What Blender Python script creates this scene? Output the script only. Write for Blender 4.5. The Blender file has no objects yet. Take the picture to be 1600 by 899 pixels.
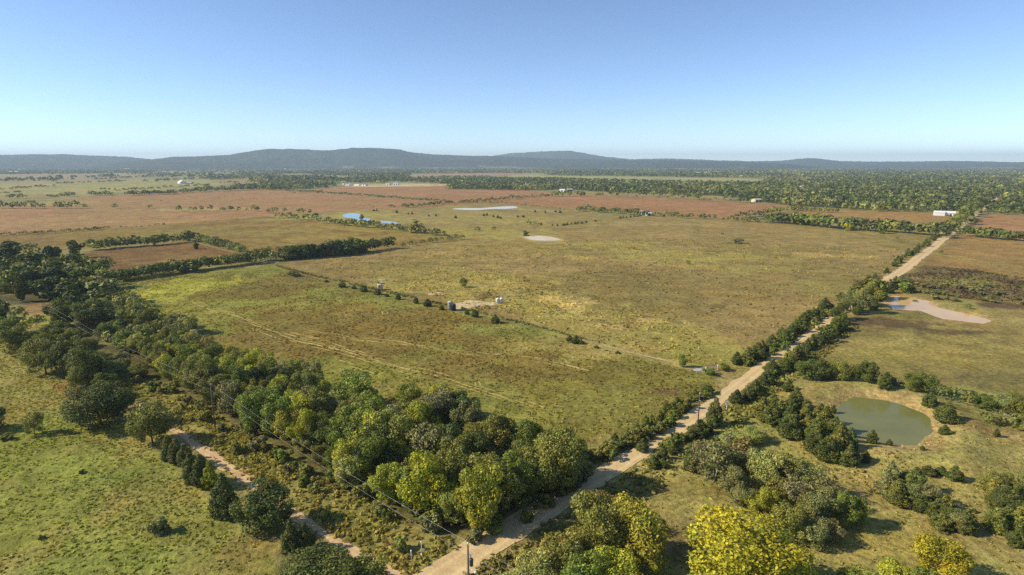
import bpy, math, random
import numpy as np
from mathutils import Vector

random.seed(7)
rng = np.random.default_rng(7)
scene = bpy.context.scene
COL = scene.collection
R = math.radians

# ------------------------------------------------------------------ camera
CAM_H, FPX, HORIZON = 52.5, 940.0, 256.0
PITCH = math.atan((449.5 - HORIZON) / FPX)
cam = bpy.data.cameras.new('camera')
cam.sensor_width = 36.0
cam.lens = FPX / 1600 * 36.0
cam.clip_start, cam.clip_end = 0.5, 80000
camo = bpy.data.objects.new('camera', cam)
camo.location = (0, 0, CAM_H)
camo.rotation_euler = (math.pi / 2 - PITCH, 0, 0)
COL.objects.link(camo)
scene.camera = camo

# ------------------------------------------------------------------ sky and sun
SUN_EL, SUN_AZ = R(33), R(-95)           # azimuth measured clockwise from +Y
world = bpy.data.worlds.new('World')
scene.world = world
world.use_nodes = True
wn = world.node_tree
sky = wn.nodes.new('ShaderNodeTexSky')
sky.sky_type = 'NISHITA'
sky.sun_disc = False
sky.sun_elevation = SUN_EL
sky.sun_rotation = SUN_AZ
sky.altitude = 0
sky.air_density = 0.6
sky.dust_density = 0.0
sky.ozone_density = 2.4
bg = wn.nodes['Background']
bg.inputs['Strength'].default_value = 0.15
wn.links.new(sky.outputs[0], bg.inputs['Color'])

sun = bpy.data.lights.new('sun', 'SUN')
sun.energy = 5.0
sun.angle = R(0.5)
sun.color = (1.0, 0.89, 0.70)
suno = bpy.data.objects.new('sun', sun)
sd = Vector((math.sin(SUN_AZ) * math.cos(SUN_EL), math.cos(SUN_AZ) * math.cos(SUN_EL), math.sin(SUN_EL)))
suno.rotation_euler = sd.to_track_quat('Z', 'Y').to_euler()
suno.location = (0, 0, 400)
COL.objects.link(suno)

vs = scene.view_settings
vs.view_transform = 'Standard'
vs.look = 'None'
vs.gamma = 1.0
vs.exposure = 0.35
vs.use_curve_mapping = False
scene.cycles.use_denoising = False
scene.cycles.max_bounces = 5
scene.cycles.diffuse_bounces = 3
scene.cycles.glossy_bounces = 2
scene.cycles.transmission_bounces = 2
scene.cycles.transparent_max_bounces = 4
scene.cycles.volume_bounces = 0

# ------------------------------------------------------------------ small maths
CP, SP = math.cos(PITCH), math.sin(PITCH)


def ray(px, py):
    u, v = (px - 800) / FPX, (py - 449.5) / FPX
    return u, CP - v * SP, -(v * CP + SP)


def G(px, py, z=0.0):
    """ground position under a point of the survey photo"""
    dx, dy, dz = ray(px, py)
    t = (z - CAM_H) / dz
    return dx * t, dy * t


def pxm(px, py):
    """photo pixels per metre at a ground point"""
    x, y = G(px, py)
    d = y * CP + CAM_H * SP
    return FPX / d


def Gs(pts):
    return np.array([G(*p) for p in pts])


def hashu(ix, iy, seed):
    h = (ix.astype(np.int64) * 374761393 + iy.astype(np.int64) * 668265263 + seed * 974711) & 0xFFFFFFFF
    h = ((h ^ (h >> 13)) * 1274126177) & 0xFFFFFFFF
    h = h ^ (h >> 16)
    return (h & 0xFFFFFF) / float(0xFFFFFF)


def vnoise(x, y, s, seed=0):
    x = np.asarray(x, float) / s; y = np.asarray(y, float) / s
    ix, iy = np.floor(x), np.floor(y)
    fx, fy = x - ix, y - iy
    fx = fx * fx * (3 - 2 * fx); fy = fy * fy * (3 - 2 * fy)
    a = hashu(ix, iy, seed); b = hashu(ix + 1, iy, seed)
    c = hashu(ix, iy + 1, seed); d = hashu(ix + 1, iy + 1, seed)
    return (a * (1 - fx) + b * fx) * (1 - fy) + (c * (1 - fx) + d * fx) * fy


def fbm(x, y, s, seed=0, n=4):
    r, a, t = 0, 1.0, 0
    for i in range(n):
        r = r + a * vnoise(x, y, s, seed + i * 17); t += a
        a *= .55; s *= .47
    return r / t


def sstep(a, b, x):
    t = np.clip((x - a) / (b - a), 0, 1)
    return t * t * (3 - 2 * t)


def inside(P, x, y):
    n = len(P); r = np.zeros(np.shape(x), bool)
    bb = (x >= P[:, 0].min()) & (x <= P[:, 0].max()) & (y >= P[:, 1].min()) & (y <= P[:, 1].max())
    if not bb.any():
        return r
    xs, ys = x[bb], y[bb]; rr = np.zeros(xs.shape, bool)
    j = n - 1
    for i in range(n):
        xi, yi = P[i]; xj, yj = P[j]
        c = ((yi > ys) != (yj > ys)) & (xs < (xj - xi) * (ys - yi) / ((yj - yi) or 1e-9) + xi)
        rr ^= c; j = i
    r[bb] = rr
    return r


def seg_dist(P, x, y, closed=False):
    d = np.full(np.shape(x), 1e9)
    n = len(P)
    for i in range(n if closed else n - 1):
        a, b = P[i], P[(i + 1) % n]
        ab = b - a; L = max(1e-9, (ab * ab).sum())
        t = np.clip(((x - a[0]) * ab[0] + (y - a[1]) * ab[1]) / L, 0, 1)
        d = np.minimum(d, np.hypot(x - a[0] - t * ab[0], y - a[1] - t * ab[1]))
    return d


def sdist(P, x, y):
    d = seg_dist(P, x, y, True)
    return np.where(inside(P, x, y), -d, d)


def resample(P, step):
    out = [np.array(P[0], float)]
    for i in range(len(P) - 1):
        a, b = np.array(P[i], float), np.array(P[i + 1], float)
        L = np.hypot(*(b - a)); n = max(1, int(round(L / step)))
        for k in range(1, n + 1):
            out.append(a + (b - a) * k / n)
    return np.array(out)


def smooth(P, it=3):
    P = np.array(P, float)
    for _ in range(it):
        Q = P.copy()
        Q[1:-1] = (P[:-2] + 2 * P[1:-1] + P[2:]) / 4
        P = Q
    return P


def chaikin(P, it=2):
    P = np.array(P, float)
    for _ in range(it):
        Q = []
        for i in range(len(P)):
            a, b = P[i], P[(i + 1) % len(P)]
            Q += [a * .75 + b * .25, a * .25 + b * .75]
        P = np.array(Q)
    return P


def lin(c):
    c = np.array(c, float) / 255
    return np.where(c <= .04045, c / 12.92, ((c + .055) / 1.055) ** 2.4)


# ------------------------------------------------------------------ mesh and object helpers
def mesh_np(name, V, F, mats=(), cols=None, fmat=None, smooth_=False):
    me = bpy.data.meshes.new(name)
    V = np.asarray(V, np.float32); F = np.asarray(F, np.int32)
    k = F.shape[1]
    me.vertices.add(len(V)); me.vertices.foreach_set('co', V.ravel())
    me.loops.add(F.size); me.loops.foreach_set('vertex_index', F.ravel())
    me.polygons.add(len(F))
    me.polygons.foreach_set('loop_start', np.arange(0, F.size, k, dtype=np.int32))
    me.polygons.foreach_set('loop_total', np.full(len(F), k, np.int32))
    for m in mats:
        me.materials.append(m)
    if fmat is not None:
        me.polygons.foreach_set('material_index', np.asarray(fmat, np.int32))
    if smooth_:
        me.polygons.foreach_set('use_smooth', np.ones(len(F), bool))
    if cols is not None:
        at = me.color_attributes.new('Col', 'FLOAT_COLOR', 'POINT')
        c = np.ones((len(V), 4), np.float32); c[:, :3] = cols
        at.data.foreach_set('color', c.ravel())
    me.update(calc_edges=True)
    return me


def mesh_py(name, V, F, mat=None, smooth_=False):
    me = bpy.data.meshes.new(name)
    me.from_pydata([tuple(v) for v in V], [], [tuple(f) for f in F])
    if mat:
        me.materials.append(mat)
    if smooth_:
        for p in me.polygons:
            p.use_smooth = True
    me.update()
    return me


def link(name, me, parent=None, loc=None, kind=None, label=None, cat=None, group=None):
    o = bpy.data.objects.new(name, me)
    COL.objects.link(o)
    if parent:
        o.parent = parent
    if loc is not None:
        o.location = loc
    for k, v in (('kind', kind), ('label', label), ('category', cat), ('group', group)):
        if v:
            o[k] = v
    return o


class MB:
    """collects simple solids into one mesh"""
    def __init__(s):
        s.V, s.F = [], []

    def add(s, V, F):
        n = len(s.V); s.V += [tuple(v) for v in V]; s.F += [tuple(i + n for i in f) for f in F]; return s

    def box(s, c, d, rz=0):
        x, y, z = [k / 2 for k in d]; cs, sn = math.cos(rz), math.sin(rz); V = []
        for sx, sy, sz in ((-1, -1, -1), (1, -1, -1), (1, 1, -1), (-1, 1, -1), (-1, -1, 1), (1, -1, 1), (1, 1, 1), (-1, 1, 1)):
            a, b = sx * x, sy * y
            V.append((c[0] + a * cs - b * sn, c[1] + a * sn + b * cs, c[2] + sz * z))
        return s.add(V, [(0, 3, 2, 1), (4, 5, 6, 7), (0, 1, 5, 4), (1, 2, 6, 5), (2, 3, 7, 6), (3, 0, 4, 7)])

    def lathe(s, c, prof, n=16):
        V, F = [], []
        for r, z in prof:
            for i in range(n):
                a = 2 * math.pi * i / n
                V.append((c[0] + r * math.cos(a), c[1] + r * math.sin(a), c[2] + z))
        for k in range(len(prof) - 1):
            for i in range(n):
                j = (i + 1) % n
                F.append((k * n + i, k * n + j, (k + 1) * n + j, (k + 1) * n + i))
        F.append(tuple(range(n - 1, -1, -1))); F.append(tuple((len(prof) - 1) * n + i for i in range(n)))
        return s.add(V, F)

    def tube(s, P, rad, n=6):
        P = [Vector(p) for p in P]; V, F = [], []
        if not hasattr(rad, '__len__'):
            rad = [rad] * len(P)
        for k, p in enumerate(P):
            d = (P[min(k + 1, len(P) - 1)] - P[max(k - 1, 0)]).normalized()
            a = d.cross(Vector((0, 0, 1)))
            if a.length < .05:
                a = d.cross(Vector((1, 0, 0)))
            a.normalize(); b = d.cross(a)
            for i in range(n):
                t = 2 * math.pi * i / n
                V.append(p + a * math.cos(t) * rad[k] + b * math.sin(t) * rad[k])
        for k in range(len(P) - 1):
            for i in range(n):
                j = (i + 1) % n
                F.append((k * n + i, k * n + j, (k + 1) * n + j, (k + 1) * n + i))
        F.append(tuple(range(n - 1, -1, -1))); F.append(tuple((len(P) - 1) * n + i for i in range(n)))
        return s.add(V, F)

    def mesh(s, name, mat, smooth_=False):
        return mesh_py(name, s.V, s.F, mat, smooth_)


# ------------------------------------------------------------------ materials
def new_mat(name):
    m = bpy.data.materials.new(name); m.use_nodes = True
    nt = m.node_tree
    return m, nt, nt.nodes['Principled BSDF']


def nd(nt, t, **kw):
    n = nt.nodes.new(t)
    for k, v in kw.items():
        if k in n.inputs:
            n.inputs[k].default_value = v
        else:
            setattr(n, k, v)
    return n


def ramp(nt, src, a, b, lo, hi):
    m = nd(nt, 'ShaderNodeMapRange')
    m.inputs['From Min'].default_value = a; m.inputs['From Max'].default_value = b
    m.inputs['To Min'].default_value = lo; m.inputs['To Max'].default_value = hi
    nt.links.new(src, m.inputs['Value'])
    return m.outputs[0]


def noise_out(nt, vec, scale, detail=4, rough=.6, dist=0):
    n = nd(nt, 'ShaderNodeTexNoise')
    n.inputs['Scale'].default_value = scale; n.inputs['Detail'].default_value = detail
    n.inputs['Roughness'].default_value = rough; n.inputs['Distortion'].default_value = dist
    nt.links.new(vec, n.inputs['Vector'])
    return n.outputs['Fac']


def mul_col(nt, col, fac):
    m = nd(nt, 'ShaderNodeVectorMath', operation='SCALE')
    nt.links.new(col, m.inputs[0]); nt.links.new(fac, m.inputs['Scale'])
    return m.outputs[0]


def mixc(nt, fac, a, b):
    m = nd(nt, 'ShaderNodeMix', data_type='RGBA')
    for i, v in ((0, fac), (6, a), (7, b)):
        if isinstance(v, (tuple, list, float, int, np.ndarray)):
            m.inputs[i].default_value = v if isinstance(v, (float, int)) else (*v[:3], 1)
        else:
            nt.links.new(v, m.inputs[i])
    return m.outputs[2]


def plain(name, c, rough=.6, metal=0, var=.18, scale=3.0):
    m, nt, b = new_mat(name)
    tc = nd(nt, 'ShaderNodeTexCoord')
    f = ramp(nt, noise_out(nt, tc.outputs['Object'], scale), .3, .7, 1 - var, 1 + var)
    rgb = nd(nt, 'ShaderNodeRGB'); rgb.outputs[0].default_value = (*c, 1)
    nt.links.new(mul_col(nt, rgb.outputs[0], f), b.inputs['Base Color'])
    b.inputs['Roughness'].default_value = rough; b.inputs['Metallic'].default_value = metal
    return m


def ground_mat():
    m, nt, b = new_mat('ground_cover')
    at = nd(nt, 'ShaderNodeAttribute', attribute_name='Col')
    geo = nd(nt, 'ShaderNodeNewGeometry'); pos = geo.outputs['Position']
    n1 = noise_out(nt, pos, .9, 5, .7)
    n2 = noise_out(nt, pos, .13, 5, .65, .6)
    n3 = noise_out(nt, pos, .028, 5, .6, .8)
    n4 = noise_out(nt, pos, .4, 3, .6)
    n5 = noise_out(nt, pos, 3.2, 4, .75)
    c = mul_col(nt, at.outputs['Color'], ramp(nt, n1, .3, .7, .5, 1.5))
    c = mul_col(nt, c, ramp(nt, n2, .3, .7, .68, 1.32))
    c = mul_col(nt, c, ramp(nt, n3, .3, .7, .86, 1.14))
    c = mul_col(nt, c, ramp(nt, n5, .3, .7, .62, 1.38))
    warm = nd(nt, 'ShaderNodeVectorMath', operation='MULTIPLY'); warm.inputs[1].default_value = (1.08, 1.0, .88)
    nt.links.new(c, warm.inputs[0])
    c2 = mixc(nt, ramp(nt, noise_out(nt, pos, .06, 4, .65), .42, .62, 0, 1), c, warm.outputs[0])
    grn = nd(nt, 'ShaderNodeVectorMath', operation='MULTIPLY'); grn.inputs[1].default_value = (.92, 1.02, .84)
    nt.links.new(c2, grn.inputs[0])
    c3 = mixc(nt, ramp(nt, n4, .52, .66, 0, .8), c2, grn.outputs[0])
    nt.links.new(c3, b.inputs['Base Color'])
    b.inputs['Roughness'].default_value = .95
    b.inputs['Specular IOR Level'].default_value = .1
    bp = nd(nt, 'ShaderNodeBump'); bp.inputs['Strength'].default_value = 1.0; bp.inputs['Distance'].default_value = .32
    hh = nd(nt, 'ShaderNodeMath', operation='ADD'); nt.links.new(n1, hh.inputs[0]); nt.links.new(ramp(nt, n5, 0, 1, 0, .4), hh.inputs[1])
    nt.links.new(hh.outputs[0], bp.inputs['Height']); nt.links.new(bp.outputs[0], b.inputs['Normal'])
    return m


def leaf_mat(name, use_obj=True, trans=.16):
    m, nt, b = new_mat(name)
    at = nd(nt, 'ShaderNodeAttribute', attribute_name='Col')
    c = at.outputs['Color']
    if use_obj:
        oi = nd(nt, 'ShaderNodeObjectInfo')
        mm = nd(nt, 'ShaderNodeVectorMath', operation='MULTIPLY')
        nt.links.new(at.outputs['Color'], mm.inputs[0]); nt.links.new(oi.outputs['Color'], mm.inputs[1])
        c = mm.outputs[0]
    nt.links.new(c, b.inputs['Base Color'])
    b.inputs['Roughness'].default_value = .65
    b.inputs['Specular IOR Level'].default_value = .25
    tr = nd(nt, 'ShaderNodeBsdfTranslucent')
    sc = nd(nt, 'ShaderNodeVectorMath', operation='MULTIPLY'); sc.inputs[1].default_value = (1.3, 1.35, .7)
    nt.links.new(c, sc.inputs[0]); nt.links.new(sc.outputs[0], tr.inputs['Color'])
    mx = nd(nt, 'ShaderNodeMixShader'); mx.inputs[0].default_value = trans
    nt.links.new(b.outputs[0], mx.inputs[1]); nt.links.new(tr.outputs[0], mx.inputs[2])
    nt.links.new(mx.outputs[0], nt.nodes['Material Output'].inputs['Surface'])
    return m


def water_mat(name, c, rough=.08, spec=.5):
    m, nt, b = new_mat(name)
    geo = nd(nt, 'ShaderNodeNewGeometry')
    f = ramp(nt, noise_out(nt, geo.outputs['Position'], .05, 4, .6, 1.0), .3, .7, .86, 1.14)
    rgb = nd(nt, 'ShaderNodeRGB'); rgb.outputs[0].default_value = (*c, 1)
    nt.links.new(mul_col(nt, rgb.outputs[0], f), b.inputs['Base Color'])
    b.inputs['Roughness'].default_value = rough
    b.inputs['IOR'].default_value = 1.33
    b.inputs['Specular IOR Level'].default_value = spec
    bp = nd(nt, 'ShaderNodeBump'); bp.inputs['Strength'].default_value = .08; bp.inputs['Distance'].default_value = .05
    nt.links.new(noise_out(nt, geo.outputs['Position'], 1.6, 3), bp.inputs['Height'])
    nt.links.new(bp.outputs[0], b.inputs['Normal'])
    return m


def road_mat(name, c1, c2, rut=True):
    m, nt, b = new_mat(name)
    geo = nd(nt, 'ShaderNodeNewGeometry'); pos = geo.outputs['Position']
    at = nd(nt, 'ShaderNodeAttribute', attribute_name='Col')
    n1 = noise_out(nt, pos, .35, 6, .7, .4)
    n2 = noise_out(nt, pos, 3.0, 4, .7)
    c = mixc(nt, ramp(nt, n1, .35, .68, 0, 1), c1, c2)
    c = mul_col(nt, c, ramp(nt, n2, .3, .7, .82, 1.18))
    mm = nd(nt, 'ShaderNodeVectorMath', operation='MULTIPLY')
    nt.links.new(c, mm.inputs[0]); nt.links.new(at.outputs['Color'], mm.inputs[1])
    nt.links.new(mm.outputs[0], b.inputs['Base Color'])
    b.inputs['Roughness'].default_value = .95
    b.inputs['Specular IOR Level'].default_value = .15
    bp = nd(nt, 'ShaderNodeBump'); bp.inputs['Strength'].default_value = .5; bp.inputs['Distance'].default_value = .08
    nt.links.new(n2, bp.inputs['Height']); nt.links.new(bp.outputs[0], b.inputs['Normal'])
    return m


M_GROUND = ground_mat()
M_LEAF = leaf_mat('leaves')
M_LEAF_STUFF = leaf_mat('leaves_mass', False)
M_GRASS = leaf_mat('grass_blades', False, .3)
M_BARK = plain('bark', (.085, .068, .05), .9, 0, .3, 6)
M_PALEBARK = plain('pale_bark', (.22, .20, .165), .9, 0, .3, 6)
M_ROAD = road_mat('packed_dirt', lin((200, 172, 122)), lin((220, 194, 144)))
M_LANE = road_mat('pale_stony_dirt', lin((190, 158, 112)), lin((218, 190, 148)))
M_TRACK = road_mat('flattened_straw', lin((190, 168, 100)), lin((168, 150, 84)))
M_SAND = road_mat('bare_caliche', lin((176, 154, 108)), lin((208, 190, 150)))

# ------------------------------------------------------------------ layout lines (survey points on the ground)
ROAD = Gs([(560, 985), (625, 935), (700, 887), (790, 833), (880, 780), (975, 724), (1013, 700), (1053, 673), (1075, 657), (1100, 640), (1135, 616), (1157, 597), (1187, 577),
           (1210, 562), (1242, 541), (1295, 502), (1318, 485), (1385, 438), (1412, 420), (1440, 400), (1480, 370), (1502, 353), (1522, 337), (1536, 326), (1548, 317), (1562, 306)])
LANE = Gs([(650, 912), (590, 885), (520, 845), (480, 820), (440, 795), (400, 765), (370, 738), (330, 708), (300, 690), (270, 668), (235, 648), (210, 632), (185, 612), (165, 596)])
SPUR = Gs([(1157, 597), (1138, 588), (1118, 580), (1100, 576), (1070, 572), (1035, 562), (1000, 553), (940, 540), (905, 532)])

POND_A = Gs([(1303, 645), (1318, 629), (1345, 620), (1375, 622), (1410, 630), (1435, 641), (1449, 655), (1445, 675), (1430, 690), (1400, 692), (1365, 684), (1330, 672), (1308, 662)])
POND_B = Gs([(1381, 470), (1396, 461), (1425, 464), (1455, 470), (1466, 480), (1492, 486), (1520, 491), (1548, 499), (1535, 503), (1505, 500), (1475, 497), (1455, 490), (1440, 483), (1400, 482)])
POND_C = Gs([(815, 371), (828, 368), (850, 369), (870, 372), (879, 376), (855, 377), (830, 376)])
POND_D = Gs([(533, 337), (545, 333), (561, 334), (566, 338), (560, 341), (575, 341), (582, 344), (572, 347), (558, 345), (552, 341), (540, 341)])
POND_E = Gs([(590, 345), (610, 346), (625, 349), (622, 351), (603, 349), (590, 347)])
POND_F = Gs([(702, 327), (720, 325), (748, 326), (770, 324), (803, 322), (812, 325), (790, 327), (765, 327), (745, 329), (720, 328)])


def hgt(x, y):
    x = np.asarray(x, float); y = np.asarray(y, float)
    r = np.hypot(x, y)
    k = sstep(900, 400, r)
    h = (fbm(x, y, 70, 3, 2) - .5) * 1.6 * k + (fbm(x, y, 14, 9, 2) - .5) * .4 * sstep(320, 160, r)
    for P, berm in ((POND_A, 1.0), (POND_B, .0)):
        s = sdist(P, x, y) + (vnoise(x, y, 6, 41) - .5) * 2.0
        near = sstep(22, 6, s)
        h = h * (1 - near)
        h = h + berm * np.exp(-((s - 7) / 3.5) ** 2) - 1.6 * sstep(3.0, -4.0, s)
    for P in (POND_C, POND_D, POND_E, POND_F):
        s = sdist(P, x, y)
        h = h * sstep(2, 14, s)
    return h


def h1(x, y):
    return float(hgt(np.array([x]), np.array([y]))[0])


# ------------------------------------------------------------------ ground colours: what grows where
K = np.array([1.22, 1.15, .90])
def C(*c):
    v = lin(c)
    return (v * .84 + v.mean() * .16) * K

A_GRASS, A_BRIGHT = C(132, 127, 64), C(127, 130, 58)
FIELDS = [  # outline on the ground, colour, second colour, patch size, edge wobble
    # far plain
    ([(-900, 318), (-900, 264), (2400, 264), (2400, 335), (1500, 335), (1200, 318), (850, 300), (400, 300)], C(118, 124, 86), C(136, 130, 92), 120, 12),
    ([(-700, 282), (-700, 273), (150, 270), (235, 272), (200, 280), (80, 287)], C(132, 121, 100), C(138, 132, 98), 90, 8),
    ([(-700, 300), (-700, 287), (90, 287), (210, 281), (420, 279), (330, 292), (200, 300), (60, 306)], C(132, 134, 84), C(146, 140, 88), 80, 8),
    ([(-700, 312), (-700, 304), (90, 304), (160, 304), (140, 310), (70, 313)], C(128, 118, 78), C(136, 130, 84), 80, 8),
    ([(330, 283), (410, 278), (470, 276), (500, 279), (420, 288), (350, 290)], C(132, 116, 88), C(140, 130, 88), 80, 8),
    ([(640, 274), (690, 271), (800, 271), (840, 273), (760, 275), (650, 277)], C(146, 116, 94), C(150, 124, 98), 90, 6),
    ([(780, 280), (800, 274), (850, 273), (900, 275), (1185, 280), (1200, 285), (1120, 285), (960, 281)], C(138, 144, 88), C(152, 146, 94), 90, 6),
    ([(1000, 261), (1400, 262), (1900, 263), (1900, 264.5), (1300, 264.5), (1000, 263)], C(170, 160, 140), C(150, 146, 120), 150, 10),
    # red-brown bands
    ([(-700, 362), (-700, 318), (60, 318), (140, 307), (230, 302), (400, 296), (450, 297), (560, 303), (700, 315), (640, 325), (520, 332), (440, 337), (300, 348), (0, 368)], C(146, 112, 78), C(140, 114, 74), 60, 5),
    ([(480, 297), (535, 292), (600, 291), (650, 289), (720, 293), (830, 297), (865, 302), (860, 306), (790, 310), (720, 316), (700, 315), (600, 304)], C(148, 112, 80), C(142, 108, 74), 60, 4),
    ([(640, 325), (700, 316), (860, 306), (900, 304), (1000, 309), (1100, 312), (1250, 323), (1205, 333), (1150, 342), (1050, 336), (950, 328), (860, 324), (770, 318)], C(148, 110, 76), C(140, 106, 70), 60, 4),
    ([(860, 299), (1000, 300), (1120, 304), (1200, 314), (1120, 312), (1000, 308), (900, 304)], C(134, 122, 82), C(142, 128, 82), 40, 4),
    ([(560, 290), (585, 288), (640, 287), (700, 288), (690, 291), (600, 292)], C(150, 142, 84), C(176, 164, 124), 30, 3),
    # ochre field
    ([(-700, 395), (-700, 372), (0, 368), (250, 351), (430, 338), (490, 343), (575, 354), (695, 368), (720, 374), (640, 384), (470, 402), (395, 402), (318, 381), (300, 377), (150, 388), (0, 396)], C(120, 100, 48), C(128, 110, 52), 40, 4),
    ([(420, 338), (530, 333), (640, 325), (760, 320), (830, 322), (950, 330), (880, 350), (760, 350), (700, 366), (575, 352), (490, 342)], C(130, 117, 74), C(138, 128, 74), 40, 5),
    # small brown field
    ([(108, 402), (150, 391), (300, 380), (318, 384), (390, 402), (396, 410), (300, 419), (190, 433), (150, 420)], C(116, 88, 48), C(110, 86, 46), 30, 2),
    # big grazed field
    ([(432, 416), (470, 402), (640, 384), (728, 374), (770, 352), (850, 345), (960, 338), (1052, 338), (1150, 344), (1240, 347), (1350, 357), (1478, 366), (1480, 368), (1385, 436), (1290, 500), (1150, 592), (1090, 576), (820, 506), (600, 455)], C(136, 119, 72), C(128, 116, 64), 45, 3),
    # meadow
    ([(165, 448), (190, 434), (300, 421), (432, 417), (600, 457), (820, 508), (1090, 577), (1148, 594), (1135, 614), (1060, 665), (1000, 700), (905, 745), (800, 700), (600, 640), (400, 590), (260, 520)], C(120, 122, 52), C(118, 112, 50), 28, 3),
    # strips right of the road
    ([(1214, 333), (1250, 325), (1330, 329), (1425, 331), (1500, 337), (1488, 356), (1420, 360), (1300, 350), (1210, 342)], C(144, 114, 64), C(138, 116, 66), 45, 4),
    ([(1532, 336), (1620, 336), (2300, 340), (2300, 372), (1600, 366), (1512, 360)], C(150, 114, 78), C(142, 112, 72), 50, 4),
    ([(1512, 362), (1600, 372), (2300, 392), (2300, 470), (1600, 440), (1500, 424), (1420, 416), (1490, 372)], C(140, 114, 64), C(132, 110, 62), 40, 4),
    ([(1418, 418), (1450, 414), (1520, 420), (1600, 434), (2300, 470), (2300, 560), (1600, 476), (1500, 468), (1405, 456), (1392, 440)], C(92, 78, 56), C(112, 104, 60), 12, 3),
    ([(1380, 452), (1470, 462), (1600, 478), (2300, 560), (2300, 900), (1600, 612), (1440, 600), (1360, 585), (1262, 556), (1300, 508)], C(126, 118, 62), C(132, 120, 68), 26, 3),
    # scrub land beside the near road
    ([(1258, 556), (1360, 588), (1440, 602), (1600, 616), (2300, 720), (2300, 1500), (900, 1500), (760, 1000), (760, 890), (1000, 720), (1145, 618)], C(132, 132, 72), C(142, 136, 78), 22, 3),
    # pasture
    ([(-900, 470), (-200, 478), (0, 512), (60, 560), (120, 600), (200, 655), (240, 690), (350, 800), (430, 860), (470, 900), (520, 960), (560, 1600), (-900, 1600)], A_GRASS, A_BRIGHT, 26, 3),
    # rough strip under the power line
    ([(150, 548), (260, 600), (330, 640), (430, 705), (540, 770), (700, 840), (720, 870), (640, 905), (560, 880), (430, 800), (300, 690), (210, 640)], C(128, 124, 66), C(122, 120, 60), 12, 2),
]
FIELDS = [(Gs(p), a, b, s, w) for p, a, b, s, w in FIELDS]

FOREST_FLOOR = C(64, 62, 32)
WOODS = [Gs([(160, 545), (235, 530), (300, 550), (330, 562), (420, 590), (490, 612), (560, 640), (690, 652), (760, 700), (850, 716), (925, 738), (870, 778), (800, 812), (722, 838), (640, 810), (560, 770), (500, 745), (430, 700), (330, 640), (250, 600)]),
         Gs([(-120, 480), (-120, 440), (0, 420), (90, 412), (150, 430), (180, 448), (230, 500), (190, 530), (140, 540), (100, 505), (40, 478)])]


FARFLOOR = [Gs(p) for p in ([(700, 296), (720, 287), (860, 283), (960, 286), (1110, 290), (1190, 290), (1240, 292), (1240, 320), (1195, 314), (1120, 306), (1000, 301), (930, 299), (885, 296), (840, 297)],
    [(1180, 314), (1200, 292), (1300, 288), (1420, 280), (1700, 275), (2200, 275), (2200, 334), (1620, 333), (1550, 333), (1560, 306), (1520, 325), (1490, 333), (1420, 329), (1320, 327), (1250, 322)],
    [(840, 274), (920, 270), (1100, 268), (2200, 266), (2200, 277), (1300, 277), (1180, 278), (1000, 275)], [(390, 271), (700, 265.5), (1100, 266), (1100, 268), (800, 270), (500, 272)])]


def ell(px, py, rx, ry):
    cx, cy = G(px, py); k = pxm(px, py)
    y0 = G(px, py - ry)[1]; y1 = G(px, py + ry)[1]
    return cx, cy, rx / k, abs(y0 - y1) / 2


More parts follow.
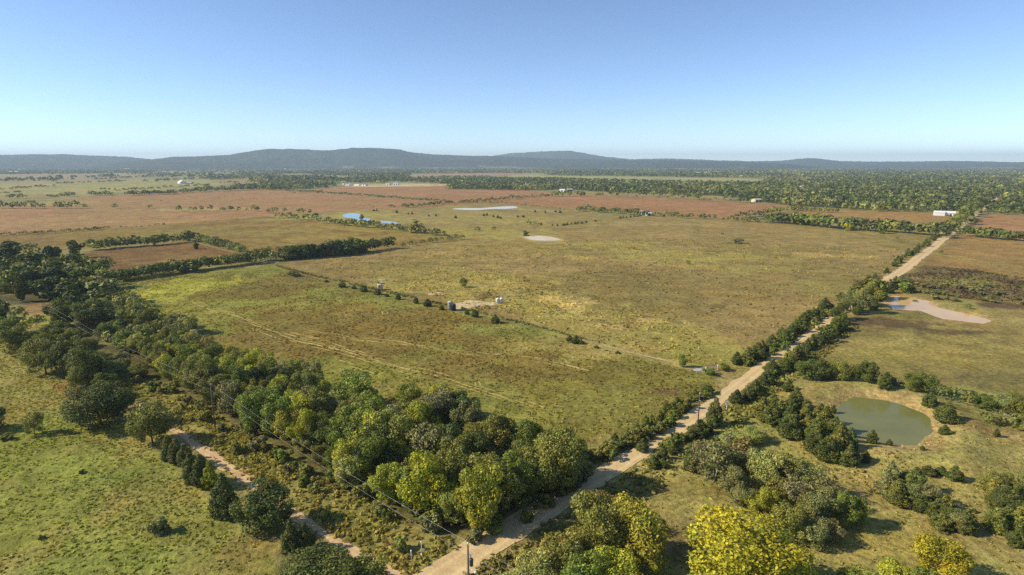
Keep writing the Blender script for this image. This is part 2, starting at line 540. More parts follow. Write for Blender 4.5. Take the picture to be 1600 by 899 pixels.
BLOTCH = [  # centre, half size in survey pixels, colour, strength, patch grain
    # meadow: bright green end, straw streaks, brown heart
    (240, 462, 90, 26, C(150, 152, 46), .9, 10), (330, 480, 120, 26, C(128, 128, 50), .6, 10), (420, 450, 70, 18, C(112, 98, 42), .6, 12),
    (620, 505, 200, 38, C(118, 100, 44), .75, 20), (820, 555, 160, 34, C(116, 100, 44), .75, 20), (1000, 590, 90, 22, C(116, 112, 46), .6, 16),
    (900, 640, 130, 40, C(124, 122, 50), .75, 12), (560, 580, 110, 26, C(124, 128, 46), .7, 14), (700, 600, 120, 18, C(122, 122, 48), .6, 14),
    (520, 430, 60, 10, C(120, 104, 62), .5, 14),
    # grazed field: yellow grass by the tanks, pale patches
    (720, 440, 110, 22, C(150, 140, 72), .85, 10), (640, 425, 80, 10, C(130, 120, 60), .7, 10), (850, 480, 90, 22, C(150, 142, 72), .8, 9), (960, 530, 120, 24, C(142, 134, 68), .8, 9),
    (900, 475, 30, 9, C(178, 160, 98), .9, 5), (862, 469, 18, 4, C(178, 160, 98), .9, 5), (1040, 512, 40, 10, C(160, 148, 82), .8, 5), (955, 513, 30, 5, C(176, 156, 100), .8, 5),
    (1000, 500, 16, 4, C(168, 150, 90), .8, 5), (1060, 520, 50, 12, C(146, 138, 68), .8, 7), (1090, 556, 70, 14, C(136, 132, 58), .8, 9), (960, 545, 60, 9, C(156, 142, 82), .6, 6),
    (1000, 440, 150, 26, C(122, 110, 60), .6, 30), (1250, 420, 120, 26, C(128, 114, 64), .5, 30), (1060, 400, 140, 9, C(146, 138, 66), .8, 8), (960, 383, 80, 5, C(146, 136, 64), .8, 8), (1170, 420, 80, 6, C(140, 134, 66), .7, 8),
    (1300, 455, 70, 18, C(130, 124, 62), .6, 20), (800, 345, 90, 8, C(142, 132, 66), .7, 10), (700, 362, 90, 9, C(140, 128, 56), .7, 10), (780, 385, 100, 14, C(136, 124, 60), .6, 16),
    (800, 365, 60, 5, C(144, 138, 64), .8, 8), (1320, 400, 40, 3, C(162, 142, 82), .7, 8), (1265, 397, 20, 2.5, C(164, 142, 84), .7, 8), (910, 404, 30, 3, C(160, 142, 76), .7, 8), (1000, 350, 60, 3, C(150, 132, 90), .6, 10),
    # ochre field
    (520, 358, 90, 6, C(140, 126, 56), .7, 14), (500, 370, 90, 8, C(138, 122, 54), .6, 14), (330, 362, 140, 6, C(126, 116, 54), .6, 20), (560, 338, 60, 8, C(146, 140, 66), .8, 10), (450, 342, 40, 4, C(140, 134, 62), .8, 10),
    (60, 318, 70, 3, C(140, 136, 74), .7, 14), (330, 327, 80, 2.4, C(150, 138, 80), .8, 14), (140, 345, 140, 8, C(150, 124, 82), .5, 14),
    (120, 408, 20, 7, C(150, 146, 70), .9, 8), (128, 412, 14, 3, C(150, 146, 70), .9, 8), (280, 405, 40, 8, C(138, 112, 64), .5, 8),
    # pasture
    (60, 790, 90, 90, C(120, 132, 48), .7, 6), (20, 700, 60, 50, C(120, 134, 46), .7, 6), (180, 720, 60, 30, C(130, 140, 56), .5, 6), (150, 880, 90, 30, C(124, 136, 50), .6, 6),
    (230, 690, 40, 26, C(138, 124, 72), .5, 6), (400, 850, 40, 24, C(140, 122, 72), .5, 5), (330, 760, 40, 24, C(134, 126, 64), .6, 6), (110, 605, 30, 10, C(138, 112, 66), .7, 6), (30, 540, 40, 16, C(130, 128, 66), .6, 8),
    (15, 455, 30, 8, C(150, 138, 70), .6, 8), (65, 483, 30, 9, C(144, 112, 80), .8, 6),
    # right field with burnt streaks
    (1400, 505, 110, 7, C(86, 70, 52), .85, 8), (1500, 520, 60, 5, C(86, 72, 54), .8, 8), (1360, 516, 40, 5, C(92, 76, 54), .6, 8), (1570, 478, 60, 5, C(92, 72, 62), .9, 8), (1450, 440, 50, 12, C(92, 76, 62), .8, 7),
    (1540, 455, 60, 9, C(100, 86, 66), .7, 7), (1500, 440, 50, 8, C(132, 126, 66), .7, 7), (1450, 575, 100, 14, C(118, 112, 60), .6, 7), (1560, 592, 70, 10, C(104, 98, 60), .6, 7), (1500, 545, 100, 16, C(134, 124, 64), .6, 8), (1330, 560, 60, 14, C(124, 122, 58), .6, 9),
    (1500, 503, 60, 6, C(140, 126, 76), .6, 8), (1440, 492, 60, 4, C(112, 114, 54), .8, 6), (1490, 478, 40, 6, C(134, 132, 66), .8, 6), (1450, 392, 14, 24, C(136, 128, 66), .6, 6),
    # scrub clearings
    (1300, 615, 80, 10, C(152, 138, 76), .8, 9), (1190, 640, 60, 20, C(134, 128, 64), .6, 8), (1330, 760, 70, 40, C(148, 134, 78), .7, 10), (1400, 700, 80, 14, C(146, 126, 82), .7, 8), (1050, 760, 70, 40, C(138, 128, 70), .6, 9),
    (1040, 850, 60, 30, C(122, 108, 66), .7, 9), (1540, 830, 60, 50, C(138, 124, 72), .6, 9), (1520, 670, 60, 16, C(148, 128, 86), .7, 9), (1420, 860, 70, 30, C(136, 128, 66), .7, 8), (1300, 690, 60, 18, C(146, 132, 76), .6, 8),
    (1130, 600, 16, 8, C(150, 130, 92), .7, 5), (1095, 577, 20, 4, C(176, 160, 138), .8, 4), (1040, 610, 22, 4, C(112, 92, 68), .9, 5),
    # grassy verge
    (960, 700, 40, 16, C(128, 118, 66), .7, 5), (820, 860, 60, 30, C(126, 112, 66), .6, 5), (600, 850, 70, 26, C(134, 124, 70), .6, 5),
]
BLOTCH = [(ell(*b[:4]), b[4], b[5], b[6]) for b in BLOTCH]


def ground_colour(x, y):
    x = np.asarray(x, float); y = np.asarray(y, float)
    col = np.tile(C(122, 120, 72), (len(x), 1))
    wx = (fbm(x, y, 9, 21, 3) - .5); wy = (fbm(x, y, 9, 22, 3) - .5)
    for P, a, b, s, w in FIELDS:
        m = inside(P, x + wx * w * 2, y + wy * w * 2)
        if not m.any():
            continue
        xs, ys = x[m], y[m]
        t = sstep(.40, .62, fbm(xs, ys, s, 5, 4))[:, None]
        c = a * (1 - t) + b * t
        c = c * (.88 + .24 * fbm(xs, ys, s * .35, 6, 3))[:, None]
        col[m] = c
    for P in FARFLOOR:
        m = inside(P, x + wx * 40, y + wy * 60)
        col[m] = C(92, 94, 60)
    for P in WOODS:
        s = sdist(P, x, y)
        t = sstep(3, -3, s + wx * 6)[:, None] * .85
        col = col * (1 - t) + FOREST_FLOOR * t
    for (cx, cy, rx, ry), c, k, g in BLOTCH:
        e = np.hypot((x - cx) / rx, (y - cy) / ry)
        m = e < 1.6
        if not m.any():
            continue
        n = fbm(x[m], y[m], g, 33, 4)
        t = (sstep(.04, .20, n - .36 + (1 - e[m]) * .36) * k)[:, None]
        col[m] = col[m] * (1 - t) + c * t
    for P, w0, w1, c in ((ROAD, 2.2, 5.0, C(146, 134, 84)), (LANE, .8, 2.4, C(146, 132, 86)), (SPUR, .6, 1.8, C(150, 138, 86))):
        d = seg_dist(P, x, y) + wx * 4
        t = (sstep(w1, w0, d) * .75)[:, None]
        col = col * (1 - t) + c * t
    for P, c, w in ((POND_A, C(160, 140, 96), 7.5), (POND_B, C(150, 130, 90), 3.5), (POND_C, C(160, 144, 84), 5), (POND_D, C(146, 140, 70), 8), (POND_E, C(146, 140, 70), 6), (POND_F, C(140, 130, 74), 6)):
        s = sdist(P, x, y)
        t = (sstep(w, w * .25, s + wx * w) * .85)[:, None]
        col = col * (1 - t) + c * t
    return np.clip(col, .01, .9)


# ------------------------------------------------------------------ the ground sheet
def build_ground():
    th = np.concatenate([np.arange(-180, -60, 4.0), np.arange(-60, 60, .2), np.arange(60, 180, 4.0)])
    th = np.radians(th)
    rr = [12.0]
    while rr[-1] < 13500:
        q = rr[-1]
        rr.append(q * (1.0105 if q < 700 else 1.016 if q < 3000 else 1.06))
    rr = np.array(rr)
    T, RR = np.meshgrid(th, rr, indexing='xy')
    X = (np.sin(T) * RR).ravel(); Y = (np.cos(T) * RR).ravel()
    Z = hgt(X, Y)
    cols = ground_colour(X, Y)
    n, m = len(rr), len(th)
    i, j = np.meshgrid(np.arange(n - 1), np.arange(m), indexing='ij')
    j2 = (j + 1) % m
    F = np.stack([i * m + j, i * m + j2, (i + 1) * m + j2, (i + 1) * m + j], -1).reshape(-1, 4)[:, ::-1]
    V = np.stack([X, Y, Z], -1)
    # close the middle under the camera
    c = len(V)
    V = np.vstack([V, [[0, 0, h1(0, 0)]]]); cols = np.vstack([cols, cols[:1]])
    F = np.vstack([F, np.stack([np.full(m, c), np.arange(m), np.arange(m), (np.arange(m) + 1) % m], -1)[:, [0, 3, 1, 1]]]) if False else F
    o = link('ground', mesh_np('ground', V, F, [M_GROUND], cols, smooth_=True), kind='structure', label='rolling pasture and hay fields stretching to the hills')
    me = o.data
    return o


build_ground()


def ribbon(name, P, w, mat, dz, step, edge=.5, seed=0, cross=(1, .86, 1.04, .9, .86, .9, 1.04, .86, 1), label=None, kind='structure', taper=0, grow=0.0):
    P = resample(smooth(resample(P, 6), 6), step)
    n = len(cross)
    T = np.gradient(P, axis=0); T /= np.linalg.norm(T, axis=1)[:, None] + 1e-9
    N = np.stack([T[:, 1], -T[:, 0]], -1)
    V, cl = [], []
    L = np.arange(len(P)) * step
    eL = (fbm(L, L * 0 + seed, 5, seed, 4) - .5) * 2 * edge
    eR = (fbm(L, L * 0 + seed + 50, 5, seed + 9, 4) - .5) * 2 * edge
    for k in range(n):
        u = k / (n - 1) * 2 - 1
        off = u * (w + (1.6 * sstep(115, 80, np.hypot(P[:, 0], P[:, 1])) if grow else 0) + grow * sstep(220, 400, np.hypot(P[:, 0], P[:, 1]))) / 2 + (eL if k == 0 else eL * .6 if k == 1 else 0) * 1 + (eR if k == n - 1 else eR * .6 if k == n - 2 else 0)
        if taper:
            q = np.clip(np.minimum(np.arange(len(P)), np.arange(len(P))[::-1]) / taper, .15, 1); off = off * q
        Q = P + N * np.reshape(off * np.ones(len(P)), (-1, 1))
        z = hgt(Q[:, 0], Q[:, 1]) + dz
        V.append(np.column_stack([Q, z])); cl.append(np.full((len(P), 3), cross[k]))
    V = np.stack(V, 1).reshape(-1, 3); cl = np.stack(cl, 1).reshape(-1, 3)
    i, j = np.meshgrid(np.arange(len(P) - 1), np.arange(n - 1), indexing='ij')
    F = np.stack([i * n + j, i * n + j + 1, (i + 1) * n + j + 1, (i + 1) * n + j], -1).reshape(-1, 4)
    return link(name, mesh_np(name, V, F, [mat], cl), kind=kind, label=label)


ribbon('farm_lane', LANE, 1.5, M_LANE, .055, .8, 1.0, 3, label='narrow pale stony lane between pasture trees and power line')
ribbon('gate_track', SPUR, 1.1, M_LANE, .06, .8, .7, 5, taper=60, label='thin pale track following the fence line from the road')
ribbon('dirt_road', ROAD, 3.5, M_ROAD, .075, .9, .9, 1, grow=2.0, label='long straight tan dirt road running to the horizon')


def patch(name, pts, mat, dz, label, wob=1.2, seed=0):
    P = chaikin(Gs(pts), 2)
    P = resample(np.vstack([P, P[:1]]), 1.6)[:-1]
    c = P.mean(0)
    nz = (fbm(P[:, 0], P[:, 1], 5, seed, 3) - .5)[:, None] * 2 * wob
    d = P - c; P = P + d / (np.linalg.norm(d, axis=1)[:, None] + 1e-6) * nz
    rings = [c + (P - c) * s for s in (1, .8, .55, .28)]
    V = np.vstack(rings + [c[None]]); n = len(P)
    Z = hgt(V[:, 0], V[:, 1]) + dz
    F = []
    for k in range(3):
        for i in range(n):
            F.append((k * n + i, k * n + (i + 1) % n, (k + 1) * n + (i + 1) % n, (k + 1) * n + i))
    me = mesh_py(name, np.column_stack([V, Z]), F + [(3 * n + i, 3 * n + (i + 1) % n, 4 * n) for i in range(n)], mat)
    at = me.color_attributes.new('Col', 'FLOAT_COLOR', 'POINT'); at.data.foreach_set('color', np.ones(len(V) * 4, np.float32))
    return link(name, me, kind='structure', label=label)


patch('gravel_pad', [(700, 482), (712, 476), (735, 470), (755, 473), (778, 474), (770, 478), (745, 482), (728, 486), (708, 487)], M_SAND, .05, 'pale bare gravel pad beside the tanks in the field', 3.2, 3)
patch('bare_patch', [(666, 460), (680, 457), (700, 459), (690, 463), (672, 463)], M_SAND, .05, 'bare pale soil patch in the grass near the tanks', 1.0, 5)
patch('bare_patch', [(1082, 577), (1092, 574), (1102, 577), (1094, 580), (1085, 580)], plain('ash', (.42, .41, .40), .9), .09, 'pale grey ash heap beside the field gate', .6, 8)
patch('farm_yard', [(535, 291), (560, 290), (600, 290.5), (640, 288), (690, 288.5), (650, 290.6), (600, 292), (560, 292.3)], M_SAND, .08, 'pale gravel yard around the distant farm sheds', 6, 8)


def tracks():
    """pressed straw wheel tracks in the meadow, broken into wisps"""
    lines = [[(300, 470), (400, 505), (450, 522), (500, 531), (560, 550), (610, 564), (660, 577), (750, 605), (810, 622), (850, 640)],
             [(400, 511), (450, 528), (500, 538), (548, 549), (600, 566), (655, 582)],
             [(480, 517), (540, 527), (600, 532), (680, 545), (780, 555), (860, 565), (920, 580)],
             [(555, 540), (570, 526), (585, 520)], [(600, 488), (604, 493), (600, 497)],
             [(860, 632), (900, 640), (940, 646)], [(690, 548), (740, 552), (790, 558)], [(520, 560), (600, 585)], [(745, 592), (756, 596), (750, 602)]]
    V, F, cl = [], [], []
    for li, ln in enumerate(lines):
        P = resample(smooth(resample(Gs(ln), 3), 4), .9)
        T = np.gradient(P, axis=0); T /= np.linalg.norm(T, axis=1)[:, None] + 1e-9
        N = np.stack([T[:, 1], -T[:, 0]], -1)
        for off in ((-1.1, -.8, .8, 1.1, .0, 2.0) if li < 3 else (-.8, .8)):
            k = 0
            while k < len(P) - 4:
                L = random.randint(3, 16)
                if random.random() < (.62 if li < 2 else .45):
                    w = random.uniform(.08, .30); o2 = off + random.gauss(0, .35)
                    seg = P[k:k + L + 1] + N[k:k + L + 1] * o2
                    b = len(V)
                    for q in range(len(seg)):
                        ww = w * math.sin(math.pi * (q + .3) / (len(seg) - .4 + 1e-6)) ** .5 if len(seg) > 2 else w
                        for sgn in (-1, 1):
                            p = seg[q] + N[k] * sgn * ww
                            V.append((p[0], p[1])); cl.append(random.uniform(.85, 1.15))
                    for q in range(len(seg) - 1):
                        F.append((b + 2 * q, b + 2 * q + 1, b + 2 * q + 3, b + 2 * q + 2))
                k += L
    V = np.array(V); Z = hgt(V[:, 0], V[:, 1]) + .05
    link('wheel_track', mesh_np('wheel_track', np.column_stack([V, Z]), F, [M_TRACK], np.repeat(np.array(cl)[:, None], 3, 1)), kind='structure', label='pale pressed wheel tracks curving across the green meadow')


tracks()


def water(name, P, mat, z, label, grow=0.0):
    P = chaikin(P, 2)
    c = P.mean(0); d = P - c
    P = c + d * (1 + grow / (np.linalg.norm(d, axis=1)[:, None] + 1e-6))
    me = mesh_py(name, [(p[0], p[1], z) for p in P], [tuple(range(len(P)))], mat)
    if me.polygons[0].normal.z < 0:
        me.flip_normals()
    return link(name, me, kind='structure', label=label)


water('pond', POND_A, water_mat('green_pond_water', C(108, 112, 64), .12, .25), -.42, 'olive green farm pond ringed by a bare clay bank', 3.0)
water('pond', POND_B, water_mat('muddy_water', C(196, 162, 106), .12, .2), -.42, 'muddy tan two-lobed pond beside the dirt road', 3.5)
water('pond', POND_C, water_mat('silty_water', C(196, 180, 146), .3, .2), .10, 'small pale silty pond out in the grazed field')
water('pond', POND_D, water_mat('blue_water', C(90, 110, 140), .03, 1.0), .10, 'blue pond mirroring the sky behind a hedge')
water('pond', POND_E, water_mat('blue_water_pale', C(120, 130, 140), .05, 1.0), .10, 'narrow shallow pool trailing off the blue pond')
water('pond', POND_F, water_mat('grey_water', C(196, 194, 182), .25, .4), .10, 'long thin pale pond at the edge of the reddish fields')

# ------------------------------------------------------------------ far hills
RIDGE1 = [(-900, 247), (-400, 244), (-200, 243), (0, 243), (60, 242), (100, 241.5), (150, 244), (200, 245), (235, 249), (300, 254), (420, 259), (3000, 262)]
RIDGE2 = [(-900, 262), (120, 262), (200, 252), (240, 249), (275, 245), (330, 244), (355, 243), (380, 239), (410, 235), (440, 234.3), (480, 235), (520, 236.5), (545, 234), (555, 233), (600, 233.5), (625, 235), (650, 239), (680, 242), (730, 243.5), (775, 244), (830, 247), (900, 249), (960, 249.5), (1050, 250), (1200, 255), (1300, 262), (3000, 262)]
RIDGE3 = [(-900, 262), (600, 262), (700, 250), (770, 244), (795, 240), (830, 238), (870, 236), (890, 236), (915, 240), (945, 245), (985, 249), (1040, 248), (1100, 250), (1180, 252), (1225, 251), (1250, 248), (1268, 247.5), (1285, 249), (1310, 252), (1370, 253), (1440, 252.5), (1480, 252), (1600, 254), (1900, 253), (2500, 254), (3000, 256)]


def hill(name, prof, r0, depth, label, col, seed):
    th = np.radians(np.arange(-64, 64, .12))
    px = 800 + FPX * np.tan(th) / CP
    py = np.interp(px, [p[0] for p in prof], [p[1] for p in prof])
    u, v = (px - 800) / FPX, (py - 449.5) / FPX
    dz = -(v * CP + SP); dh = np.hypot(u, CP - v * SP)
    keep = py < 261.5
    nz = 34
    s = np.linspace(0, 1.6, nz)
    V = []
    for k, t in enumerate(s):
        rr = r0 - depth + depth * t
        rtop = r0
        top = CAM_H + rtop * dz / dh
        prof_s = np.sin(min(t, 1) * math.pi / 2) ** 1.25 if t <= 1 else max(0, 1 - (t - 1) / .6) ** 1.5
        X, Y = np.sin(th) * rr, np.cos(th) * rr
        spur = (fbm(X, Y, 900, seed, 4) - .5) * 1.1 * math.sin(min(t, 1) * math.pi)
        rough = (vnoise(X, Y, 45, seed + 3) - .5) * 9 * (1 if t < 1.2 else 0)
        z = (top + 6) * np.clip(prof_s * (1 + spur * (1 if t < 1 else 0)), 0, 1.0 if t < .98 else 1.0) - 6 + rough * np.clip((top) / 30, 0, 1)
        V.append(np.column_stack([X, Y, np.where(keep, z, -8)]))
    V = np.stack(V, 0); n, m = V.shape[:2]; V = V.reshape(-1, 3)
    i, j = np.meshgrid(np.arange(n - 1), np.arange(m - 1), indexing='ij')
    F = np.stack([i * m + j, i * m + j + 1, (i + 1) * m + j + 1, (i + 1) * m + j], -1).reshape(-1, 4)
    t = fbm(V[:, 0], V[:, 1], 260, seed + 5, 4)[:, None]
    cols = np.array(col) * (.65 + .7 * t) * (.8 + .4 * vnoise(V[:, 0], V[:, 1], 40, 3)[:, None])
    bare = .5 * sstep(.66, .74, fbm(V[:, 0], V[:, 1], 500, seed + 8, 3) - .25 * sstep(20, 60, V[:, 2]))[:, None]
    cols = cols * (1 - bare) + C(150, 140, 92) * bare
    me = mesh_np(name, V, F, [M_HILL], cols)
    return link(name, me, kind='structure', label=label)


def hill_mat():
    m, nt, b = new_mat('wooded_hillside')
    at = nd(nt, 'ShaderNodeAttribute', attribute_name='Col')
    geo = nd(nt, 'ShaderNodeNewGeometry')
    f = ramp(nt, noise_out(nt, geo.outputs['Position'], .03, 4, .7), .3, .7, .6, 1.4)
    nt.links.new(mul_col(nt, at.outputs['Color'], f), b.inputs['Base Color'])
    b.inputs['Roughness'].default_value = 1
    b.inputs['Specular IOR Level'].default_value = 0
    return m


M_HILL = hill_mat()
hill('hills', RIDGE1, 9500, 2400, 'low blue wooded ridge at the edge of the plain', (.050, .064, .024), 11)
hill('hills', RIDGE2, 7800, 2000, 'long blue wooded hill with a double rounded top', (.050, .064, .024), 23)
hill('hills', RIDGE3, 10500, 2400, 'smooth rounded blue hill trailing into a low ridge', (.050, .064, .024), 37)

# ------------------------------------------------------------------ foliage meshes
def unit(n):
    v = rng.normal(size=(n, 3)); return v / np.linalg.norm(v, axis=1)[:, None]


def leaves_at(P, N, size, aspect=1.5):
    """pointed leaf-spray faces at P facing N"""
    n = len(P)
    r = unit(n)
    a = np.cross(N, r); a /= np.linalg.norm(a, axis=1)[:, None] + 1e-9
    b = np.cross(N, a)
    s = np.asarray(size)[:, None]
    v0 = P - a * s * .5 * aspect; v2 = P + a * s * .5 * aspect
    v1 = P - b * s * .42 + N * s * .12; v3 = P + b * s * .42 + N * s * .12
    V = np.stack([v0, v1, v2, v3], 1).reshape(-1, 3)
    F = np.arange(4 * n).reshape(n, 4)
    return V, F


def crown_points(H, base, Rx, lobes, n, kind, fill=.25):
    """points and outward normals of a clumpy crown; tops at H, bottom of foliage at base"""
    cz = (H + base) / 2; hz = (H - base) / 2
    cen, rad = [], []
    if kind == 'cedar':
        for k in range(lobes):
            t = (k + rng.random() * .8) / lobes
            z = base + (H - base) * t * .92
            rr = Rx * (1 - t ** 2.0) ** .75 * min(1, .72 + t * 1.1)
            a = k * 2.4 + rng.random()
            q = rr * rng.uniform(.45, .78)
            cen.append((math.cos(a) * q, math.sin(a) * q, z)); rad.append(max(.2 * Rx, rr * rng.uniform(.34, .62)))
        cen.append((0, 0, H - .22 * Rx)); rad.append(.24 * Rx)
        cen.append((0, 0, base + .35 * (H - base))); rad.append(.72 * Rx)
    else:
        for k in range(lobes):
            d = rng.normal(size=3); d /= np.linalg.norm(d)
            if d[2] < -.8:
                d[2] *= -.5
            t = rng.uniform(.44, .90)
            low = 1.0 if d[2] > -.2 else .92
            cen.append((d[0] * Rx * t * low, d[1] * Rx * t * low, cz + d[2] * hz * t)); rad.append(min(Rx, hz) * rng.uniform(.15, .42))
        for k in range(6):
            a = k * 1.05 + rng.random()
            cen.append((math.cos(a) * Rx * .5, math.sin(a) * Rx * .5, base + H * rng.uniform(.10, .24))); rad.append(Rx * rng.uniform(.24, .36))
        cen.append((0, 0, cz)); rad.append(min(Rx, hz) * .5)
    cen = np.array(cen); rad = np.array(rad)
    w = rad ** 2; w = w / w.sum()
    lob = rng.choice(len(rad), n, p=w)
    d = unit(n)
    out = cen[lob] - np.array([0, 0, cz]); out = out / (np.linalg.norm(out, axis=1)[:, None] + 1e-6)
    flip = ((d * out).sum(1) < -.25) & (rng.random(n) > fill)
    d[flip] *= -1
    rr = rad[lob] * (rng.uniform(.66, 1.06, n) + (rng.random(n) < .07) * rng.uniform(0, .35, n))
    sq = np.array([1, 1, .85])
    P = cen[lob] + d * rr[:, None] * sq
    P[:, 2] = np.maximum(P[:, 2], base * .6 + rng.random(n) * .5)
    return P, d, lob, cen, rad


def tree_meshes(tag, H, base, Rx, lobes, n, leaf, kind, trunk_r, pale=False, sparse=False):
    P, d, lob, cen, rad = crown_points(H, base, Rx, lobes, n, kind)
    N = d + unit(n) * .95 + np.array([0, 0, .25]); N /= np.linalg.norm(N, axis=1)[:, None]
    sz = leaf * rng.uniform(.55, 1.4, n)
    V, F = leaves_at(P, N, sz)
    lv = rng.uniform(.78, 1.25, len(cen))[lob]
    v = (rng.uniform(.55, 1.5, n) * lv)[:, None]
    hue = (rng.normal(0, .08, n) + rng.normal(0, .055, len(cen))[lob])[:, None]
    c = v * np.hstack([1 + hue * 1.3, 1 + hue * .25, 1 - hue * .8])
    cols = np.repeat(np.clip(c, .2, 2.2), 4, 0)
    crown = mesh_np('crown_' + tag, V, F, [M_LEAF], cols)
    mb = MB()
    if kind == 'cedar':
        mb.tube([(0, 0, -.25), (0, 0, base + (H - base) * .5), (0, 0, H * .92)], [trunk_r, trunk_r * .6, .03], 6)
    else:
        bx, by = rng.normal(0, .25, 2)
        fork = base + (H - base) * .28
        mb.tube([(0, 0, -.3), (0, 0, .35), (bx * .5, by * .5, fork * .55), (bx, by, fork), (bx * 1.3, by * 1.3, H * .78)],
                [trunk_r * 1.5, trunk_r, trunk_r * .85, trunk_r * .7, trunk_r * .12], 7)
        idx = np.argsort(-rad[:-1])[:7]
        for k in idx:
            s = np.array((bx, by, fork * rng.uniform(.75, 1.1))); e = cen[k]
            mid = (s + e) / 2 + np.array([0, 0, -.15 * np.linalg.norm(e - s)])
            mb.tube([s, mid, e], [trunk_r * .5, trunk_r * .32, trunk_r * .1], 5)
    trunk = mb.mesh('trunk_' + tag, M_PALEBARK if pale else M_BARK, True)
    return crown, trunk


NEAR_BROAD = [tree_meshes('broad%d' % i, 10.0, .7, 4.5, rng.integers(30, 46), int(rng.integers(7000, 11500)), .27, 'broad', .20) for i in range(8)]
NEAR_BIG = [tree_meshes('big%d' % i, 10.0, .6, 4.5, 48, 17000, .21, 'broad', .18) for i in range(3)]
NEAR_THIN = [tree_meshes('thin%d' % i, 10.0, .6, 4.1, rng.integers(20, 30), 2600, .34, 'broad', .17, True) for i in range(3)]
NEAR_CEDAR = [tree_meshes('cedar%d' % i, 10.0, .35, 3.1, 30, 5200, .34, 'cedar', .2) for i in range(5)]
NEAR_SHRUB = [tree_meshes('shrub%d' % i, 10.0, .3, 6.2, 15, 2200, .85, 'broad', .2) for i in range(4)]
MID_BROAD = [tree_meshes('midbroad%d' % i, 10.0, .2, 4.9, 18, 1100, .95, 'broad', .22) for i in range(5)]
MID_CEDAR = [tree_meshes('midcedar%d' % i, 10.0, .3, 3.1, 16, 700, .75, 'cedar', .22) for i in range(3)]


def join_meshes(name, a, b):
    va = np.empty(len(a.vertices) * 3, np.float32); a.vertices.foreach_get('co', va)
    vb = np.empty(len(b.vertices) * 3, np.float32); b.vertices.foreach_get('co', vb)
    V = np.concatenate([va, vb]).reshape(-1, 3)
    me = bpy.data.meshes.new(name)
    F = [tuple(p.vertices) for p in a.polygons] + [tuple(v + len(a.vertices) for v in p.vertices) for p in b.polygons]
    me.from_pydata(V.tolist(), [], F)
    me.materials.append(a.materials[0]); me.materials.append(b.materials[0])
    mi = np.zeros(len(F), np.int32); mi[len(a.polygons):] = 1
    me.polygons.foreach_set('material_index', mi)
    ca = np.empty(len(a.vertices) * 4, np.float32); a.color_attributes['Col'].data.foreach_get('color', ca)
    at = me.color_attributes.new('Col', 'FLOAT_COLOR', 'POINT')
    at.data.foreach_set('color', np.concatenate([ca, np.ones(len(b.vertices) * 4, np.float32)]))
    me.update()
    return me


PAL = {'dark green': (.034, .043, .014), 'deep green': (.047, .057, .016), 'olive green': (.078, .080, .022), 'mid green': (.070, .085, .020),
       'yellow-green': (.132, .130, .020), 'golden yellow': (.128, .118, .012), 'grey-brown': (.086, .082, .044), 'russet brown': (.108, .088, .036),
       'grey-green': (.084, .087, .040), 'cedar green': (.044, .052, .017), 'pale green': (.120, .124, .048)}
PAL = {k: (v[0] * 2.65, v[1] * 2.6, v[2] * 1.75) for k, v in PAL.items()}

# ------------------------------------------------------------------ what grows where: every plant is a record
PLANTS = []   # kind, x, y, height, width factor, colour name, zone phrase, group, explicit label


def plant(kind, x, y, h, wf, col, zone, group, label=None):
    PLANTS.append(dict(kind=kind, x=x, y=y, h=h, wf=wf, col=col, zone=zone, group=group, label=label))


def pick(weights):
    k = list(weights); return random.choices(k, [weights[i] for i in k])[0]


def at(kind, px, py, hpx, wpx, col, zone, group, label=None):
    """a plant by the foot of its trunk and its height and width in survey pixels"""
    x, y = G(px, py); k = pxm(px, py)
    dist = math.hypot(x, y); cosd = dist / math.hypot(dist, CAM_H)
    w = wpx / k
    h = max(.6, (hpx / k - w * .45 * (CAM_H / math.hypot(dist, CAM_H))) / max(cosd, .4)) if hpx > 26 else hpx / k
    base = {'tree': 8.6, 'thin': 7.8, 'cedar': 6.0, 'shrub': 12.0}[kind]
    plant(kind, x, y, h, (w / h) * 10 / base, col, zone, group, label)


def scatter(poly, spacing, fn, avoid=()):
    P = Gs(poly) if not isinstance(poly, np.ndarray) else poly
    x0, y0 = P.min(0); x1, y1 = P.max(0)
    pts = []
    n = int((x1 - x0) * (y1 - y0) / spacing ** 2 * 12)
    cand = np.column_stack([rng.uniform(x0, x1, n), rng.uniform(y0, y1, n)])
    cand = cand[inside(P, cand[:, 0], cand[:, 1])]
    for c in cand:
        s = spacing * random.uniform(.8, 1.25)
        if all((c[0] - q[0]) ** 2 + (c[1] - q[1]) ** 2 > s * s for q in pts):
            pts.append(c)
    for c in pts:
        fn(c[0], c[1])
    return pts


def row(line, off, spacing, hr, fn, jit=1.2, prob=1.0):
    P = resample(smooth(resample(Gs(line) if not isinstance(line, np.ndarray) else line, 5), 4), 1.0)
    T = np.gradient(P, axis=0); T /= np.linalg.norm(T, axis=1)[:, None] + 1e-9
    N = np.stack([T[:, 1], -T[:, 0]], -1)
    s = 0.0
    while s < len(P) - 1:
        i = int(s)
        if random.random() < prob:
            o = off + random.gauss(0, jit * .5)
            q = P[i] + N[i] * o + T[i] * random.uniform(-.4, .4) * spacing
            fn(q[0], q[1], random.uniform(*hr))
        s += spacing * random.uniform(.7, 1.35)


# -- the big wood between power line and meadow
Z_WOOD, G_WOOD = 'in the dense wood between power line and meadow', 'trees of the wood between power line and meadow'


W_MEAD = Gs([(240, 530), (335, 560), (490, 612), (690, 655), (850, 716), (908, 738)])
W_LINE = Gs([(270, 600), (350, 645), (440, 700), (520, 742), (660, 806), (722, 830)])
W_ROAD = Gs([(908, 738), (860, 772), (790, 806), (722, 830)])


